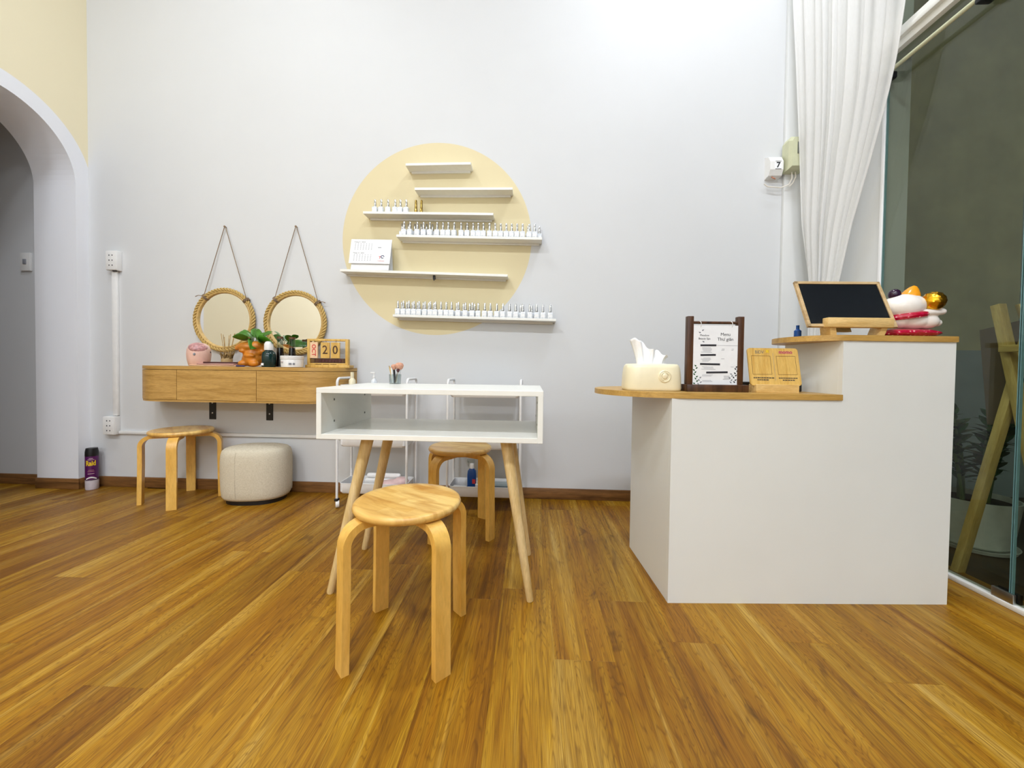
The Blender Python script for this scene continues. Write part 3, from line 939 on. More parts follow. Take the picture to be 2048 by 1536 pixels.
# stack of flat cards
for nm, x, y, z, w_, d_, h_, m, lb in (('palette', -1.975, 2.338, 0, .30, .055, .009, 'peach', 'peach flat case at the bottom of the small stack'),
                                    ('palette', -1.955, 2.338, .009, .245, .055, .010, 'rose', 'rose coloured flat case with dark rim in the middle of the stack'),
                                    ('palette', -1.940, 2.338, .019, .19, .05, .010, 'maroon', 'thin maroon case on top of the small stack')):
    o = thing(nm, lb, 'case', (x, y, CT + z), R(random.uniform(-2, 2)), 'flat cases stacked on the cabinet')
    obj('case_body', bx((0, 0, h_ / 2), (w_, d_, h_ - .0005), .002), M[m], o)
    obj('case_rim', bx((0, 0, h_ * .5), (w_ + .001, d_ + .001, .002), .0005, 1), M['maroon'], o)
tag(obj('navy_pen', tube(B(), [(-.035, 0, .0045), (.03, 0, .0045), (.035, 0, .0045)], .0045, 10, radii=[.0045, .0045, .002]), M['navy'], loc=(-1.805, 2.318, CT)), 'short navy pen lying beside the orange planter', 'pen')
# reed diffuser / dried bundle
t = thing('reed_diffuser', 'small bottle wrapped in dried grass with thin reeds standing in it', 'diffuser', (-1.985, 2.44, CT))
obj('bottle', lathe(B(), [(.030, 0), (.032, .004), (.032, .05), (.014, .065), (.014, .085)], 20), M['haze'], t)
for i in range(26):
    a = random.uniform(0, 2 * PI); r0 = random.uniform(.016, .030); h = random.uniform(.05, .10)
    b = B(); tube(b, [(r0 * math.cos(a), r0 * math.sin(a), .05), (r0 * 1.15 * math.cos(a), r0 * 1.15 * math.sin(a), .07), ((r0 + .022) * math.cos(a + .3), (r0 + .022) * math.sin(a + .3), .05 + h * .6)], .0035, 5, radii=[.004, .0045, .0008]); obj('dried_grass', b, M['straw'], t)
for i in range(7):
    a = 2 * PI * i / 7
    b = B(); tube(b, [(.005 * math.cos(a), .005 * math.sin(a), .01), (.046 * math.cos(a) + .01, .02 * math.sin(a), random.uniform(.19, .22))], .0017, 6); obj('reed', b, M['reed'], t)
# orange planter
t = thing('animal_planter', 'lumpy orange animal-shaped planter with a green trailing plant', 'planter', (-1.768, 2.385, CT))
blob('pot', [((0, 0, .048), (.062, .055, .048)), ((0, 0, .085), (.058, .05, .04)), ((-.028, -.015, .125), (.062, .045, .032)), ((.02, 0, .13), (.055, .05, .035)),
             ((-.078, -.02, .120), (.022, .020, .018)), ((.056, .0, .10), (.028, .022, .020)), ((.070, .01, .125), (.014, .014, .022)), ((-.038, -.035, .021), (.03, .025, .0205)), ((.032, -.035, .021), (.03, .025, .0205)),
             ((-.035, -.045, .10), (.022, .018, .012)), ((.01, -.045, .07), (.035, .018, .014))], M['orange'], t, .005, 3)
def leaf_mesh(L, W, droop=.25, fold=.25, heart=.0):
    bm = B(); rows = []
    N = 8
    for i in range(N + 1):
        v = i / N
        wd = W * (math.sin(PI * min(1, v * .92 + .08)) ** .75) * (1.05 - .35 * v) + 1e-4
        rows.append([(u * wd, v * L, -droop * L * v * v + abs(u) * wd * fold) for u in (-1, -.5, 0, .5, 1)])
    loft(bm, rows, closed=False)
    return bm
for (az, el, L, W, x, z) in ((200, 10, .08, .035, -.02, .185), (160, 20, .075, .036, -.01, .20), (-15, 5, .15, .042, .03, .165), (-60, -30, .085, .042, .01, .165), (40, 40, .08, .034, .03, .185), (90, 50, .09, .038, 0, .19), (10, 35, .055, .024, .06, .205), (-100, 25, .08, .038, .005, .19), (-35, -5, .09, .040, .02, .175)):
    a = R(az)
    b = B(); tube(b, [(0, 0, .13), (x * .6, 0, .15), (x + .01 * math.cos(a), .01 * math.sin(a), z)], .0022, 6); st = obj('stem', b, M['stem'], t)
    o = obj('leaf', leaf_mesh(L, W), M['leaf'], st, loc=(x + .01 * math.cos(a), .01 * math.sin(a), z), angle=180)
    o.rotation_mode = 'XYZ'; o.rotation_euler = (Matrix.Rotation(a - PI / 2, 3, 'Z') @ Matrix.Rotation(R(el), 3, 'X') @ Matrix.Rotation(R(random.uniform(20, 55)) * (1 if az > 0 else -1), 3, 'Y')).to_euler()
    s = o.modifiers.new('thick', 'SOLIDIFY'); s.thickness = .0008
# dark green bottle
t = thing('lotion_bottle', 'dark green bottle with a translucent white cap beside the orange planter', 'bottle', (-1.628, 2.335, CT))
obj('bottle_body', lathe(B(), [(.036, 0), (.039, .004), (.039, .075), (.034, .092), (.020, .104), (.019, .108)], 28), M['dgreen'], t, angle=50)
obj('cap', lathe(B(), [(.025, .106), (.026, .110), (.025, .14), (.020, .155), (.012, .160), (.001, .161)], 24), M['plastic'], t)
obj('label', bx((-.014, -.0388, .018), (.016, .002, .014)), M['paper'], t, smooth=False)
# two tube bottles
for x, y, lb in ((-1.600, 2.402, 'tall clear bottle with dark liquid next to the green bottle'), (-1.548, 2.445, 'tall clear bottle with dark liquid behind the white jar')):
    t = thing('tall_bottle', lb, 'bottle', (x, y, CT), 0, 'tall clear bottles on the cabinet')
    b = B(); loft(b, [circ(r, z, 20) for r, z in ((.0255, 0), (.0255, .03), (.021, .10), (.0175, .14), (.0175, .185), (.016, .185), (.016, .14), (.0195, .10), (.0235, .03), (.0235, .003))]); obj('glass_body', b, M['clear'], t)
    obj('liquid', lathe(B(), [(.023, .004), (.023, .03), (.019, .10), (.0165, .125), (.001, .125)], 20), M['amber'], t)
    obj('cap', lathe(B(), [(.0185, .183), (.0185, .196), (.001, .197)], 20), M['browncap'], t)
# white jar
t = thing('cream_jar', 'wide white lidded jar with faint print in front of the tall bottles', 'jar', (-1.495, 2.362, CT))
obj('jar_body', lathe(B(), [(.058, 0), (.062, .003), (.064, .05), (.063, .052)], 32), M['plastic'], t)
obj('lid', lathe(B(), [(.0655, .051), (.066, .053), (.066, .070), (.064, .072), (.001, .0725)], 32), M['plastic'], t)
for ang, z, w_, h_, m in ((-118, .034, .03, .002, 'mauve'), (-118, .028, .02, .0015, 'ink2'), (-68, .022, .016, .012, 'ink2'), (-50, .022, .012, .012, 'ink2')):
    a = R(ang); obj('print', bx((0, 0, 0), (w_, .001, h_)), M[m], t, smooth=False, loc=(.0640 * math.cos(a), .0640 * math.sin(a), z), rot=(0, 0, a + PI / 2))
# perpetual calendar
t = thing('perpetual_calendar', 'wooden frame calendar with hanging month and number cards', 'calendar', (-1.318, 2.470, CT), R(1))
b = B()
obj('base', bx((.008, 0, .009), (.290, .07, .018), .002), M['bamboo'], t)
for s in (-1, 1): obj('frame_post', bx((s * .126, 0, .103), (.018, .030, .170), .0015), M['bamboo'], t)
obj('frame_top', bx((0, 0, .181), (.234, .030, .015), .0015), M['bamboo'], t)
obj('frame_bottom', bx((0, 0, .024), (.234, .030, .013), .0015), M['bamboo'], t)
for x, s, m, im, rot in ((-.090, 'OCT', 'redcard', 'redink', -90), (-.015, '2', 'bamboo', 'ink', 0), (.052, '0', 'bamboo', 'ink', 0)):
    cdn = obj('number_card' if rot == 0 else 'month_card', bx((0, 0, 0), (.050 if rot else .058, .010, .104), .001, 1), M['peach'] if rot else M['bamboo'], t, loc=(x, -.012, .114))
    text('lettering', s, .036 if rot else .078, M[im if rot else 'walnut'], cdn, (0, -.0054, 0), (R(90), R(-rot) if rot else 0, 0), width=None if rot else .034, ext=.0003, offset=.0008)
    b = B(); tube(b, [(0, .012 * math.cos(a), .013 * math.sin(a)) for a in [2 * PI * i / 16 for i in range(16)]], .0012, 6, True)
    obj('ring', b, M['browncap'], t, loc=(x, -.004, .176), rot=(0, 0, R(25)))
ws = obj('week_strip', bx((0, 0, 0), (.226, .012, .030), .001, 1), M['walnut'], t, loc=(0, -.004, .046))
for i in range(7): obj('week_block', bx((-.05 + i * .022, -.007, 0), (.018, .004, .018), .001, 1), M['maroon'], ws)
for i in range(3): obj('print_line', bx((-.10, -.0065, -.008 + .008 * i), (.022, .001, .002)), M['reed'], ws, smooth=False)
for i in range(3): obj('engraving', bx((-.06 + i * .05, -.0155, .022), (.04, .001, .003)), M['walnut'], t, smooth=False)

# ------------------------------------------------------------------ mirrors
def make_mirror(label, x, z, nz, tails):
    t = thing('rope_mirror', label, 'mirror', (x, YB, z), 0, 'round rope mirrors')
    RO = .2055
    rp = B()
    tw = 20
    for k in range(3):
        path = []
        N = 340
        for i in range(N):
            a = 2 * PI * i / N; ph = a * tw + k * 2 * PI / 3
            rr = RO + .0076 * math.cos(ph)
            path.append((rr * math.cos(a), -.021 + .0076 * math.sin(ph), rr * math.sin(a)))
        tube(rp, path, .0063, 6, True)
    obj('rope', rp, M['rope'], t, angle=180)
    b = B()
    loft(b, [[(r * math.cos(2 * PI * i / 64), y, r * math.sin(2 * PI * i / 64)) for i in range(64)] for r, y in ((.196, -.002), (.196, -.026), (.190, -.030), (.183, -.027), (.180, -.020), (.180, -.002))], ring=True)
    obj('ring', b, M['bamboo_ring'], t)
    b = B(); loft(b, [[(.181 * math.cos(2 * PI * i / 64), y, .181 * math.sin(2 * PI * i / 64)) for i in range(64)] for y in (-.012, -.016)])
    obj('glass', b, M['mirror'], t)
    for s, ang, tl in ((-1, 131, tails[0]), (1, 40, tails[1])):
        a = R(ang); px, pz = .212 * math.cos(a), .212 * math.sin(a)
        b = B(); tube(b, [(s * .003, -.012, nz), (px, -.026, pz)], .0024, 6); cdd = obj('cord', b, M['cord'], t)
        for q in range(3):
            d = Vector((math.cos(a), 0, math.sin(a))); n = Vector((-math.sin(a), 0, math.cos(a)))
            c0 = d * .203 + n * (q - 1) * .006
            b = B(); tube(b, [(c0 + d * .0215 * math.cos(u)) + Vector((0, -.0195 + .0165 * math.sin(u), 0)) for u in [2 * PI * i / 14 for i in range(14)]], .003, 6, True); obj('lashing', b, M['cord'], cdd)
        b = B(); tube(b, [(px, -.03, pz), (px + s * tl * .6, -.032, pz + .004), (px + s * tl, -.03, pz - .004)], .0022, 6, radii=[.0024, .0022, .0032]); obj('cord_tail', b, M['cord'], cdd)
    b = B(); lathe(b, [(.003, 0), (.003, .014), (.007, .0145), (.007, .017), (.001, .018)], 12); obj('nail', b, M['cord'], t, loc=(0, -.0005, nz), rot=(R(90), 0, 0))
make_mirror('round rope-framed mirror hanging above the pink jar', -2.080, 1.168, .632, (.055, .02))
make_mirror('round rope-framed mirror hanging above the wooden calendar', -1.584, 1.153, .646, (.005, .05))

# ------------------------------------------------------------------ wall shelves
SD, ST_ = .088, .016
SH = [(-.815, -.392, 2.165, 2.168, 'topmost empty short white wall ledge'),
      (-.755, -.124, 2.010, 2.006, 'empty white wall ledge second from the top'),
      (-1.092, -.245, 1.861, 1.846, 'white wall ledge carrying six silver and two gold bottles'),
      (-.872, .068, 1.711, 1.690, 'white wall ledge with a long row of bottles, fourth from the top'),
      (-1.243, -.149, 1.489, 1.456, 'white wall ledge carrying the desk calendar'),
      (-.892, .164, 1.197, 1.175, 'lowest white wall ledge with a long row of bottles')]
SHO = []
for x0, x1, z0, z1, lb in SH:
    t = thing('wall_ledge', lb, 'shelf', ((x0 + x1) / 2, YB, (z0 + z1) / 2), 0, 'white ledges on the painted disc')
    a = math.atan2(z1 - z0, x1 - x0); t.rotation_euler = (0, -a, 0)
    L = math.hypot(x1 - x0, z1 - z0)
    obj('ledge_board', bx((0, -SD / 2, 0), (L, SD, ST_), .0012, 1), M['shelf'], t)
    obj('back_rail', bx((0, -.006, -.010), (L - .03, .012, .020), .001, 1), M['shelf'], t)
    SHO.append(t)
bpy.context.view_layer.update()
def on_shelf(i, x, d):
    x0, x1, z0, z1, _ = SH[i]
    return (x, YB - d, z0 + (z1 - z0) * (x - x0) / (x1 - x0) + ST_ / 2 + .0003)
t = thing('cable_clip', 'small black clip under the calendar ledge', 'clip', (-.630, YB - .055, 1.462))
obj('jaw', bx((0, 0, -.012), (.016, .016, .024), .002), M['black'], t); obj('tongue', bx((0, -.006, -.026), (.010, .004, .012), .001, 1), M['black'], t)

def make_bottle(gold=False):
    t = thing('nail_polish_bottle', '', 'bottle')
    if gold:
        obj('bottle_body', loft(B(), [rrect(.019, .019, .005, z, 3) for z in (0, .030)] + [rrect(.013, .013, .004, .034, 3)]), M['gold_b'], t)
        obj('cap', lathe(B(), [(.0085, .033), (.0088, .036), (.0075, .086), (.005, .090), (.001, .0905)], 14), M['gold_b'], t)
    else:
        obj('bottle_body', loft(B(), [rrect(s, s, .004, z, 3) for s, z in ((.031, 0), (.033, .002), (.033, .036), (.029, .040), (.014, .042))]), M['bottle'], t)
        obj('cap', lathe(B(), [(.0078, .0415), (.0082, .044), (.0068, .088), (.0048, .091), (.001, .0915)], 14), M['chrome'], t)
        obj('label', bx((0, -.0167, .018), (.022, .0006, .020)), M['paper'], t, smooth=False)
    return t
PXS = 770 / 2.49
def px2x(i, px, d=.05):
    # pixel column on a ledge -> world x at that ledge depth (camera yaw 2.6 deg, row of the ledge)
    z = (SH[i][2] + SH[i][3]) / 2
    Mx = cam.matrix_world.to_3x3()
    best = None
    # solve the row from the height, iterating twice
    py = 500.0
    for _ in range(6):
        dvec = Mx @ Vector(((px - 1024.0) / FPX, -(py - PPY) / FPX, -1))
        k = (YB - d) / dvec.y
        p = dvec * k + Vector((0, 0, CAM_H))
        py -= (z - p.z) * FPX / (YB - d)
    return p.x
proto = make_bottle(False)
protog = make_bottle(True)
used = [0, 0]
def put_bottle(i, px, d, label, grp, gold=False):
    p = protog if gold else proto
    k = 1 if gold else 0
    if used[k]: p = dup(p)
    used[k] = 1
    p['label'] = label; p['group'] = grp
    p.location = on_shelf(i, px2x(i, px, d), d)
    p.rotation_euler = (0, 0, R(random.uniform(-6, 6)))
z2 = lambda v: 660 + v / 3.657
for v in (330, 375, 425, 477, 515, 558): put_bottle(2, z2(v), .050, 'silver-capped polish bottle in the loose row beside the gold bottles', 'polish bottles on the third ledge')
for v in (628, 668): put_bottle(2, z2(v), .050, 'slim gold polish bottle on the third ledge', 'gold bottles on the third ledge', True)
for v in (541, 585, 638, 684, 730, 783, 826, 865, 908, 959, 1003, 1047, 1084, 1122, 1166, 1208, 1249, 1289, 1328, 1367, 1407, 1457, 1497): put_bottle(3, z2(v), .063, 'silver-capped polish bottle in the front row of the ledge above the calendar ledge', 'polish bottles on the fourth ledge')
for v in (528, 575, 620, 667, 706, 750, 997, 1448, 1530): put_bottle(3, z2(v), .026, 'silver-capped polish bottle in the back row of the ledge above the calendar ledge', 'back row of polish bottles on the fourth ledge')
for v in (497, 537, 577, 614, 652, 695, 733, 771, 811, 850, 888, 938, 990, 1040, 1083, 1131, 1172, 1219, 1264, 1313, 1358, 1410, 1461, 1510, 1557, 1610): put_bottle(5, z2(v), .063, 'silver-capped polish bottle in the front row of the lowest ledge', 'polish bottles on the lowest ledge')
for v in (524, 562, 602, 640, 682, 722, 760, 926, 975, 1022, 1056, 1395, 1474): put_bottle(5, z2(v), .026, 'silver-capped polish bottle in the back row of the lowest ledge', 'back row of polish bottles on the lowest ledge')

# desk calendar on ledge five
x = px2x(4, 743, .055)
loc = on_shelf(4, x, .048)
t = thing('desk_calendar', 'white tent desk calendar with a small red and blue logo', 'calendar', loc, R(-2))
t.rotation_euler = (0, R(1.7), R(-2))
W2, HC = .275, .205
ta = math.atan2(.036, HC)
fp = obj('front_card', bx((0, 0, HC / 2), (W2 - .02, .0015, HC)), M['paper'], t, smooth=False, loc=(0, -.036, 0), rot=(-ta, 0, 0))
obj('back_card', bx((0, 0, HC / 2), (W2 - .02, .0015, HC)), M['paper'], t, smooth=False, loc=(0, .036, 0), rot=(ta, 0, 0))
pg = obj('page', bx((0, 0, 0), (W2, .003, HC - .038)), M['paper'], t, smooth=False, loc=(-.004, -.0235, HC - (HC - .036) / 2 + .002), rot=(-ta, 0, 0))
sp_me = None
for i in range(16):
    b = B(); tube(b, [(0, .004 * math.cos(a), .005 * math.sin(a)) for a in [2 * PI * k / 10 for k in range(10)]], .0007, 5, True)
    o = obj('binding_ring', sp_me if sp_me else b, M['steel'], t, loc=(-.115 + i * .0153, 0, HC)); sp_me = o.data
def ctext(s, sz, x, z, m, **kw): text('lettering', s, sz, M[m], pg, (x, -.0018, z), (R(90), 0, 0), ext=.0001, **kw)
ctext('Tháng 9 / 2024', .0105, -.078, .064, 'ink', width=.075)
ctext('Tháng 10 / 2024', .0105, -.078, -.012, 'ink', width=.075)
for z0 in (.052, -.024):
    for r_ in range(5):
        for c_ in range(7):
            obj('date_print', bx((0, 0, 0), (.007, .0004, .0028)), M['ink2'], pg, smooth=False, loc=(-.105 + c_ * .0185, -.0017, z0 - r_ * .0095))
obj('print_line', bx((.06, -.0017, .028), (.022, .0004, .004)), M['ink2'], pg, smooth=False)
b = B(); tube(b, [(.0105 * math.cos(R(a)), 0, .0085 * math.sin(R(a))) for a in range(10, 330, 20)], .0024, 6); obj('logo_swirl', b, M['navy'], pg, loc=(.086, -.002, -.036))
ctext('T', .024, .068, -.042, 'redink', offset=.0005)
ctext('TotalEnergies', .009, .078, -.064, 'redink', width=.046)

# ------------------------------------------------------------------ sockets, conduit, switch
def outlet(name, label, cx, cz, w_, h_):
    t = thing(name, label, 'socket', (cx, YB, cz))
    obj('box', bx((0, -.018, 0), (w_, .036, h_), .003), M['plastic'], t)
    pt = obj('faceplate', bx((0, -.038, 0), (w_ - .004, .005, h_ - .004), .002), M['plastic'], t)
    for r_ in (-1, 0, 1):
        for c_ in (-1, 1):
            obj('pin_hole', bx((c_ * .011, -.0408, r_ * .034), (.006, .001, .008), .0), M['ink'], pt, smooth=False)
    return t
so = outlet('wall_socket', 'white three-way wall socket at the top of the conduit', -2.866, 1.566, .078, .132)
obj('cable_nub', bx((.012, -.025, -.070), (.03, .008, .006), .001, 1), M['ink'], so)
outlet('wall_socket', 'white three-way wall socket at the foot of the conduit', -2.893, .432, .086, .126)
tag(obj('conduit', bx((-2.869, YB - .009, .998), (.036, .018, .998), .003), M['plastic']), 'white vertical cable trunking between the two wall sockets', 'conduit')
tag(obj('conduit', bx((-2.01, YB - .008, .383), (1.675, .016, .022), .003), M['plastic']), 'white horizontal cable trunking low on the wall behind the pouf', 'conduit')
t = thing('light_switch', 'white light switch on the hall wall beyond the arch', 'switch', (-3.522, YB, 1.562))
obj('plate', bx((0, -.008, 0), (.074, .016, .125), .003), M['plastic'], t); obj('rocker', bx((0, -.018, 0), (.022, .008, .035), .002), M['ink2'], t)

# breakers by the column
t = thing('small_breaker', 'small white breaker marked with a black 7 beside the curtain', 'breaker', (1.520, YB, 2.155))
b = B(); loft(b, [[(x, y, z) for y, z in ((0, -.07), (-.045, -.062), (-.060, -.03), (-.060, .02), (-.040, .055), (0, .07))] for x in (-.040, .040)]); obj('casing', b, M['plastic'], t, smooth=False)
pt = obj('switch_plate', bx((.008, -.061, -.005), (.040, .002, .05)), M['paper'], t, smooth=False)
text('lettering', '7', .046, M['ink'], pt, (.008, -.0622, -.005), (R(90), 0, 0), ext=.0004, offset=.0015)
obj('rule', bx((.008, -.0623, .019), (.036, .0006, .003)), M['ink'], pt, smooth=False); obj('rule', bx((.008, -.0623, -.028), (.036, .0006, .003)), M['ink'], pt, smooth=False)
t = thing('breaker_box', 'beige breaker box half hidden by the white curtain', 'breaker', (1.622, YB - .024, 2.195))
b = B(); loft(b, [[(x * k, y, z * k2) for x, z in ((-.05, -.085), (.05, -.085), (.062, -.06), (.062, .09), (.045, .115), (-.035, .115), (-.05, .09))] for y, k, k2 in ((0, 1, 1), (-.06, 1, 1), (-.085, .82, .86))]); obj('casing', b, M['beige'], t, smooth=False)
lv = obj('lever_recess', bx((.012, -.086, .035), (.05, .004, .07), .002), M['dkhole'], t); obj('lever', bx((.012, -.093, .025), (.03, .014, .02), .003), M['beige'], lv)
for i, (dx, pts) in enumerate(((0, [(0, 0, 0), (-.004, -.01, -.05), (-.02, -.005, -.085), (-.06, .005, -.098), (-.14, .010, -.088), (-.16, .012, -.07)]), (.02, [(0, 0, 0), (-.002, -.01, -.04), (-.016, -.006, -.075), (-.034, 0, -.095)]))):
    b = B(); tube(b, pts, .0035, 8); tag(obj('loose_wire', b, M['wire'], loc=(1.622 + dx - .006, YB - .052, 2.115)), ('long' if i == 0 else 'short') + ' loose white wire hanging from the beige breaker box', 'wire')
b = B(); tube(b, [(0, 0, 0), (.006, -.006, -.010), (.02, -.004, -.014)], .004, 8); tag(obj('copper_wire', b, M['copper'], loc=(1.505, YB - .035, 2.090)), 'short copper wire end under the small white breaker', 'wire')

# ------------------------------------------------------------------ curtain
def curtain():
    bm = B(); rows = []
    zs = [3.75 - 3.68 * i / 60 for i in range(61)]
    def yr(z):   # right (free) edge
        pts = [(0.0, 2.36), (.9, 2.34), (1.30, 2.252), (1.405, 2.221), (1.655, 2.154), (1.922, 2.057), (2.188, 1.97), (2.366, 1.926), (2.594, 1.897), (3.0, 1.87), (3.8, 1.85)]
        for (a, b_), (c, d) in zip(pts[:-1], pts[1:]):
            if a <= z <= c: return b_ + (d - b_) * (z - a) / (c - a)
        return pts[-1][1]
    def xl(z):
        pts = [(0.0, 1.705), (1.3, 1.70), (1.43, 1.690), (1.764, 1.642), (2.217, 1.618), (3.1, 1.56), (3.8, 1.53)]
        for (a, b_), (c, d) in zip(pts[:-1], pts[1:]):
            if a <= z <= c: return b_ + (d - b_) * (z - a) / (c - a)
        return pts[-1][1]
    N = 150
    for z in zs:
        row = []
        for j in range(N + 1):
            s = j / N
            x0 = xl(z) - .016; x = x0 + (1.712 - x0) * (s ** .55)
            y = 2.420 + (yr(z) - 2.420) * s
            wd = 2.420 - yr(z)
            amp = .014 * (1 - .35 * s) * min(1, wd / .4 + .35)
            ph = s * 2 * PI * (9 - 3.2 * s) + .25 * math.sin(z * 2)
            x += amp * math.sin(ph) + .008 * math.sin(ph * 2.7 + z)
            y += .010 * math.cos(ph * 1.3)
            row.append((min(x, 1.752), min(y, 2.428), z))
        rows.append(row)
    loft(bm, rows, closed=False)
    return bm
t = thing('curtain', 'sheer white curtain drawn into the corner beside the glass', 'curtain', (0, 0, 0))
o = obj('curtain_cloth', curtain(), M['curtain'], t, angle=180)
hem = B()
ci = [v.co.copy() for v in o.data.vertices]
N1 = 151
edge = [ci[r_ * N1 + N1 - 1] for r_ in range(61)]
tube(hem, [e + Vector((0, 0, 0)) for e in edge], .0035, 6)
obj('hem', hem, M['curtain'], t)
b = B(); tube(b, [(1.665, 2.50, 3.77), (1.665, -1.0, 3.77)], .012, 12); obj('curtain_rail', b, M['shelf'], t)

# ------------------------------------------------------------------ trolleys
def make_trolley(label, x0, x1, y0, y1):
    t = thing('utility_trolley', label, 'trolley', ((x0 + x1) / 2, (y0 + y1) / 2, 0), 0, 'white utility trolleys')
    w_, d_ = x1 - x0, y1 - y0
    for sx in (-1, 1):
        for sy in (-1, 1):
            b = B(); tube(b, [(sx * w_ / 2, sy * d_ / 2, .055), (sx * w_ / 2, sy * d_ / 2, .76)], .0075, 10); obj('post', b, M['trolley'], t)
            cs = obj('caster', bx((0, 0, 0), (.022, .03, .016), .004), M['black'], t, loc=(sx * w_ / 2, sy * d_ / 2, .049))
            b = B(); lathe(b, [(.012, -.011), (.021, -.010), (.0225, -.006), (.0225, .006), (.021, .010), (.012, .011)], 20)
            obj('wheel', b, M['plastic'], cs, loc=(.004, 0, -.0265), rot=(0, R(90), R(25)))
        r_ = .028
        p = [(sx * w_ / 2, -d_ / 2, .76), (sx * w_ / 2, -d_ / 2, .79 - r_)] + [(sx * w_ / 2, -d_ / 2 + r_ - r_ * math.cos(R(a)), .79 - r_ + r_ * math.sin(R(a))) for a in range(15, 91, 15)]
        p += [(sx * w_ / 2, -q[1], q[2]) for q in p[::-1]]
        b = B(); tube(b, p, .0078, 10); obj('handle', b, M['trolley'], t)
    for z0, h_ in ((.083, .062), (.372, .062), (.686, .062)):
        W_, D_ = w_ - .014, d_ - .012
        b = B(); loft(b, [rrect(W_ - .02, D_ - .02, .02, z0, 4), rrect(W_, D_, .026, z0 + .012, 4), rrect(W_, D_, .026, z0 + h_, 4), rrect(W_ + .004, D_ + .004, .028, z0 + h_, 4), rrect(W_ + .004, D_ + .004, .028, z0 + h_ + .003, 4), rrect(W_ - .006, D_ - .006, .024, z0 + h_ + .003, 4), rrect(W_ - .006, D_ - .006, .024, z0 + .012, 4)])
        tr = obj('tray', b, M['trolley'], t)
        b = B(); loft(b, [rrect(W_ - .012, D_ - .012, .022, z0 + .0122, 4), rrect(W_ - .012, D_ - .012, .022, z0 + .015, 4)]); obj('tray_mat', b, M['trayfloor'], tr)
    return t
make_trolley('white three-tier trolley half hidden by the desk, holding papers', -1.165, -.735, 2.285, 2.475)
make_trolley('white three-tier trolley behind the wooden stool, holding the blue bottle', -.487, -.050, 2.285, 2.485)
TZ = .098
# things in the trolleys
def sheet(name, label, cat, x, y, z, w_, d_, m, rz, curl):
    bm = B(); rows = []
    for i in range(9):
        v = i / 8 - .5
        rows.append([(u * w_, v * d_, curl * (.5 + .5 * math.sin(u * 5 + v * 3)) * (u + .6)) for u in [j / 10 - .5 for j in range(11)]])
    loft(bm, rows, closed=False)
    o = tag(obj(name, bm, M[m], loc=(x, y, z), rot=(0, 0, rz), angle=180), label, cat)
    s = o.modifiers.new('thick', 'SOLIDIFY'); s.thickness = .0008
    return o
sheet('paper_sheet', 'pale curled paper sheet lying flat in the trolley tray', 'paper', -1.035, 2.355, TZ + .012, .16, .09, 'paper', R(6), .022)
sheet('film_packet', 'thin pale pink packet beside the papers in the trolley tray', 'packet', -1.04, 2.345, TZ + .001, .12, .06, 'pinkpad', R(-5), .006)
o = tag(blob('plastic_bag', [((0, 0, .03), (.07, .05, .03)), ((.05, .01, .04), (.05, .045, .035)), ((-.05, .02, .025), (.05, .04, .022))], M['pinkpad'], None, .005, 3, (-.848, 2.365, TZ)), 'crumpled pale pink plastic bag at the end of the trolley tray', 'bag')
t = thing('folded_towel', 'white folded towel standing behind the papers in the trolley tray', 'towel', (-.94, 2.444, TZ))
obj('fold', bx((0, 0, .022), (.24, .035, .044), .014, 4), M['tissue'], t); obj('fold', bx((.005, .0, .060), (.22, .033, .032), .014, 4), M['tissue'], t)
t = thing('spray_bottle', 'blue bottle with clear spray head in the trolley tray', 'bottle', (-.352, 2.385, TZ))
obj('bottle_body', loft(B(), [rrect(a, b_, r_, z, 4) for a, b_, r_, z in ((.050, .034, .012, 0), (.056, .038, .014, .004), (.056, .038, .014, .10), (.052, .034, .014, .122), (.03, .026, .012, .135), (.024, .024, .011, .14))]), M['blue'], t, angle=50)
nk = obj('collar', lathe(B(), [(.014, .138), (.0145, .142), (.0135, .165), (.008, .168)], 16), M['plastic'], t)
b = B(); box(b, (-.006, 0, .184), (.05, .018, .022), .005); box(b, (-.022, 0, .165), (.008, .008, .035), .003); obj('spray_head', b, M['clear'], t)
obj('sticker', bx((.015, -.0194, .06), (.020, .001, .028)), M['redink'], t, smooth=False)
t = thing('sanitiser_bottle', 'pale blue slim bottle standing beside the blue spray bottle', 'bottle', (-.312, 2.36, TZ))
obj('bottle_body', lathe(B(), [(.013, 0), (.015, .003), (.015, .045), (.008, .052), (.008, .056)], 18), M['trolley'], t); obj('cap', lathe(B(), [(.009, .055), (.009, .066), (.001, .067)], 14), M['plastic'], t)
t = thing('carton', 'small white printed carton lying in the trolley tray with the blue bottle', 'carton', (-.425, 2.372, TZ), R(-8))
obj('box', bx((0, 0, .014), (.085, .035, .028), .001, 1), M['paper'], t, smooth=False); obj('print', bx((-.015, -.0178, .014), (.03, .0006, .014)), M['ink2'], t, smooth=False); obj('print', bx((.024, -.0178, .014), (.025, .0006, .010)), M['ink2'], t, smooth=False)
t = thing('tray_divider', 'clear plastic organiser in the trolley tray behind the stool leg', 'organiser', (-.16, 2.40, TZ))
for x_, y_, w_, d_ in ((0, -.05, .15, .002), (0, .05, .15, .002), (-.075, 0, .002, .1), (.075, 0, .002, .1)): obj('wall', bx((x_, y_, .02), (w_, d_, .04)), M['clear'], t, smooth=False)
obj('floor_sheet', bx((0, 0, .001), (.148, .098, .002)), M['clear'], t, smooth=False)
TZ3 = .702
t = thing('pump_bottle', 'cream capped bottle by the left handle of the trolley', 'bottle', (-1.115, 2.375, TZ3))
obj('bottle_body', lathe(B(), [(.018, 0), (.020, .004), (.020, .075), (.010, .088)], 18), M['cream'], t); obj('cap', lathe(B(), [(.010, .086), (.0105, .089), (.0105, .125), (.001, .126)], 16), M['cream'], t)
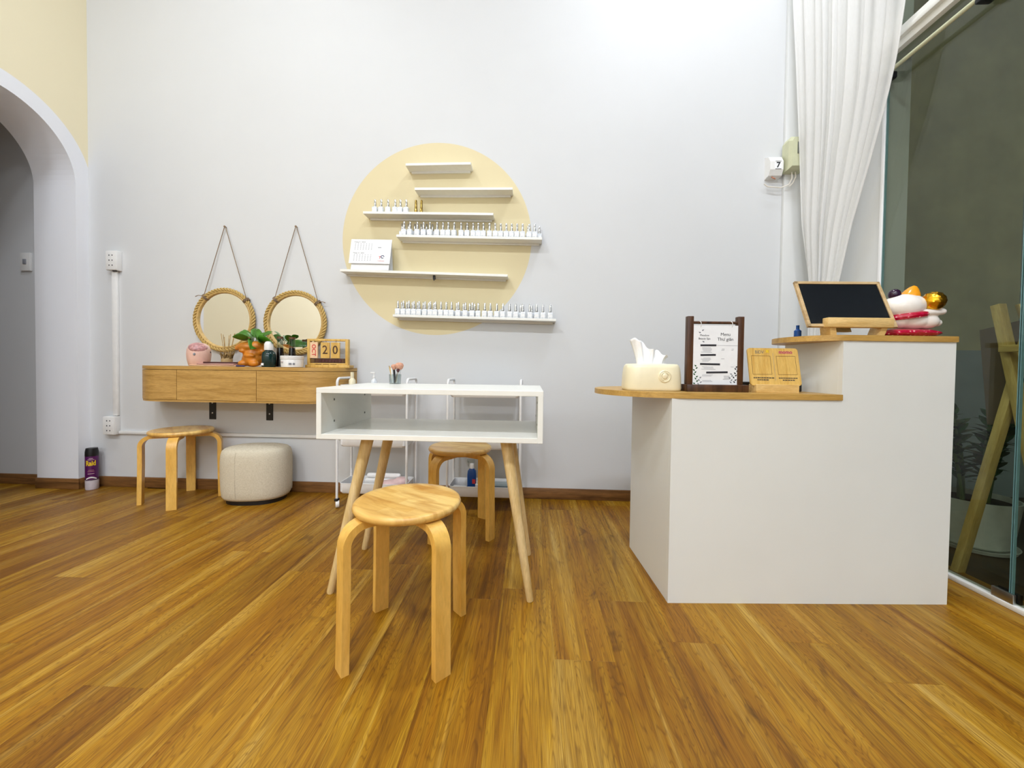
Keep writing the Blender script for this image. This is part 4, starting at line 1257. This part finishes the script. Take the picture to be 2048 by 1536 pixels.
t = thing('dropper_bottle', 'clear small pump bottle in the trolley top tray', 'bottle', (-.985, 2.40, TZ3))
obj('bottle_body', lathe(B(), [(.018, 0), (.020, .004), (.020, .07), (.009, .085)], 18), M['bottle'], t); b = B(); lathe(b, [(.009, .084), (.0095, .10), (.004, .102), (.004, .118)], 14); box(b, (-.008, 0, .122), (.03, .010, .010), .003); obj('pump', b, M['plastic'], t)

# ------------------------------------------------------------------ outside the glass
t = thing('potted_plant', 'dark glossy plant in a round white pot beyond the glass', 'plant', (2.36, 2.14, -.04))
b = B(); loft(b, [circ(r, z, 40) for r, z in ((.125, .018), (.140, .03), (.165, .25), (.168, .262), (.160, .262), (.155, .23), (.05, .225))]); obj('pot', b, M['potwhite'], t)
obj('saucer', lathe(B(), [(.13, 0), (.155, .004), (.165, .024), (.160, .024), (.150, .010), (.01, .010)], 40), M['potwhite'], t)
obj('soil', lathe(B(), [(.154, .21), (.154, .236), (.01, .240)], 30), M['soil'], t)
lm = None
for q in range(9):
    a0 = random.uniform(0, 2 * PI); tx, ty = random.uniform(.05, .20) * math.cos(a0), random.uniform(.05, .20) * math.sin(a0)
    b0 = Vector((.05 * math.cos(a0), .05 * math.sin(a0), .235)); hgt = random.uniform(.34, .52)
    top = Vector((tx, ty, .235 + hgt)); mid = (b0 + top) / 2 + Vector((-.2 * tx, -.2 * ty, .04))
    cv = lambda v: b0 * (1 - v) ** 2 + mid * 2 * v * (1 - v) + top * v * v
    b = B(); tube(b, [cv(i / 8) for i in range(9)], .007, 8, radii=[.010 - .0008 * i for i in range(9)]); st = obj('stem', b, M['stem'], t)
    for i in range(14):
        v = .22 + .78 * i / 13
        p = cv(v); az = a0 + (PI / 2 if i % 2 else -PI / 2) + random.uniform(-.5, .5)
        o = obj('leaf', lm if lm else leaf_mesh(.095, .024, .2, .2), M['dleaf'], st, loc=p, angle=180); lm = o.data
        o.rotation_euler = (Matrix.Rotation(az - PI / 2, 3, 'Z') @ Matrix.Rotation(R(random.uniform(15, 50)), 3, 'X')).to_euler()
t = thing('easel', 'pale wooden easel standing on the porch just beyond the glass', 'easel', (0, 0, -.04))
def bar(p, q, w_, d_, name='leg'):
    p, q = Vector(p), Vector(q); dv = (q - p); L = dv.length
    bm = bx((0, 0, L / 2), (w_, d_, L), .002)
    o = obj(name, bm, M['easel'], t, loc=p); o.rotation_euler = dv.to_track_quat('Z', 'Y').to_euler()
    return o
E0 = (1.885, 1.765, .0)
bar(E0, (2.21, 1.80, 1.16), .03, .036)
bar((2.10, 1.585, 0), (2.10, 1.835, 1.22), .032, .036)
bar((2.42, 1.66, 0), (2.15, 1.79, 1.22), .03, .036, 'back_leg')
bar((2.07, 1.79, 1.02), (2.07, 1.42, 1.02), .03, .03, 'crossbar')
obj('easel_board', bx((0, 0, 0), (.012, .36, .46), .001, 1), M['brown_board'], t, loc=(2.17, 1.76, .93), rot=(R(-11), R(6), 0))
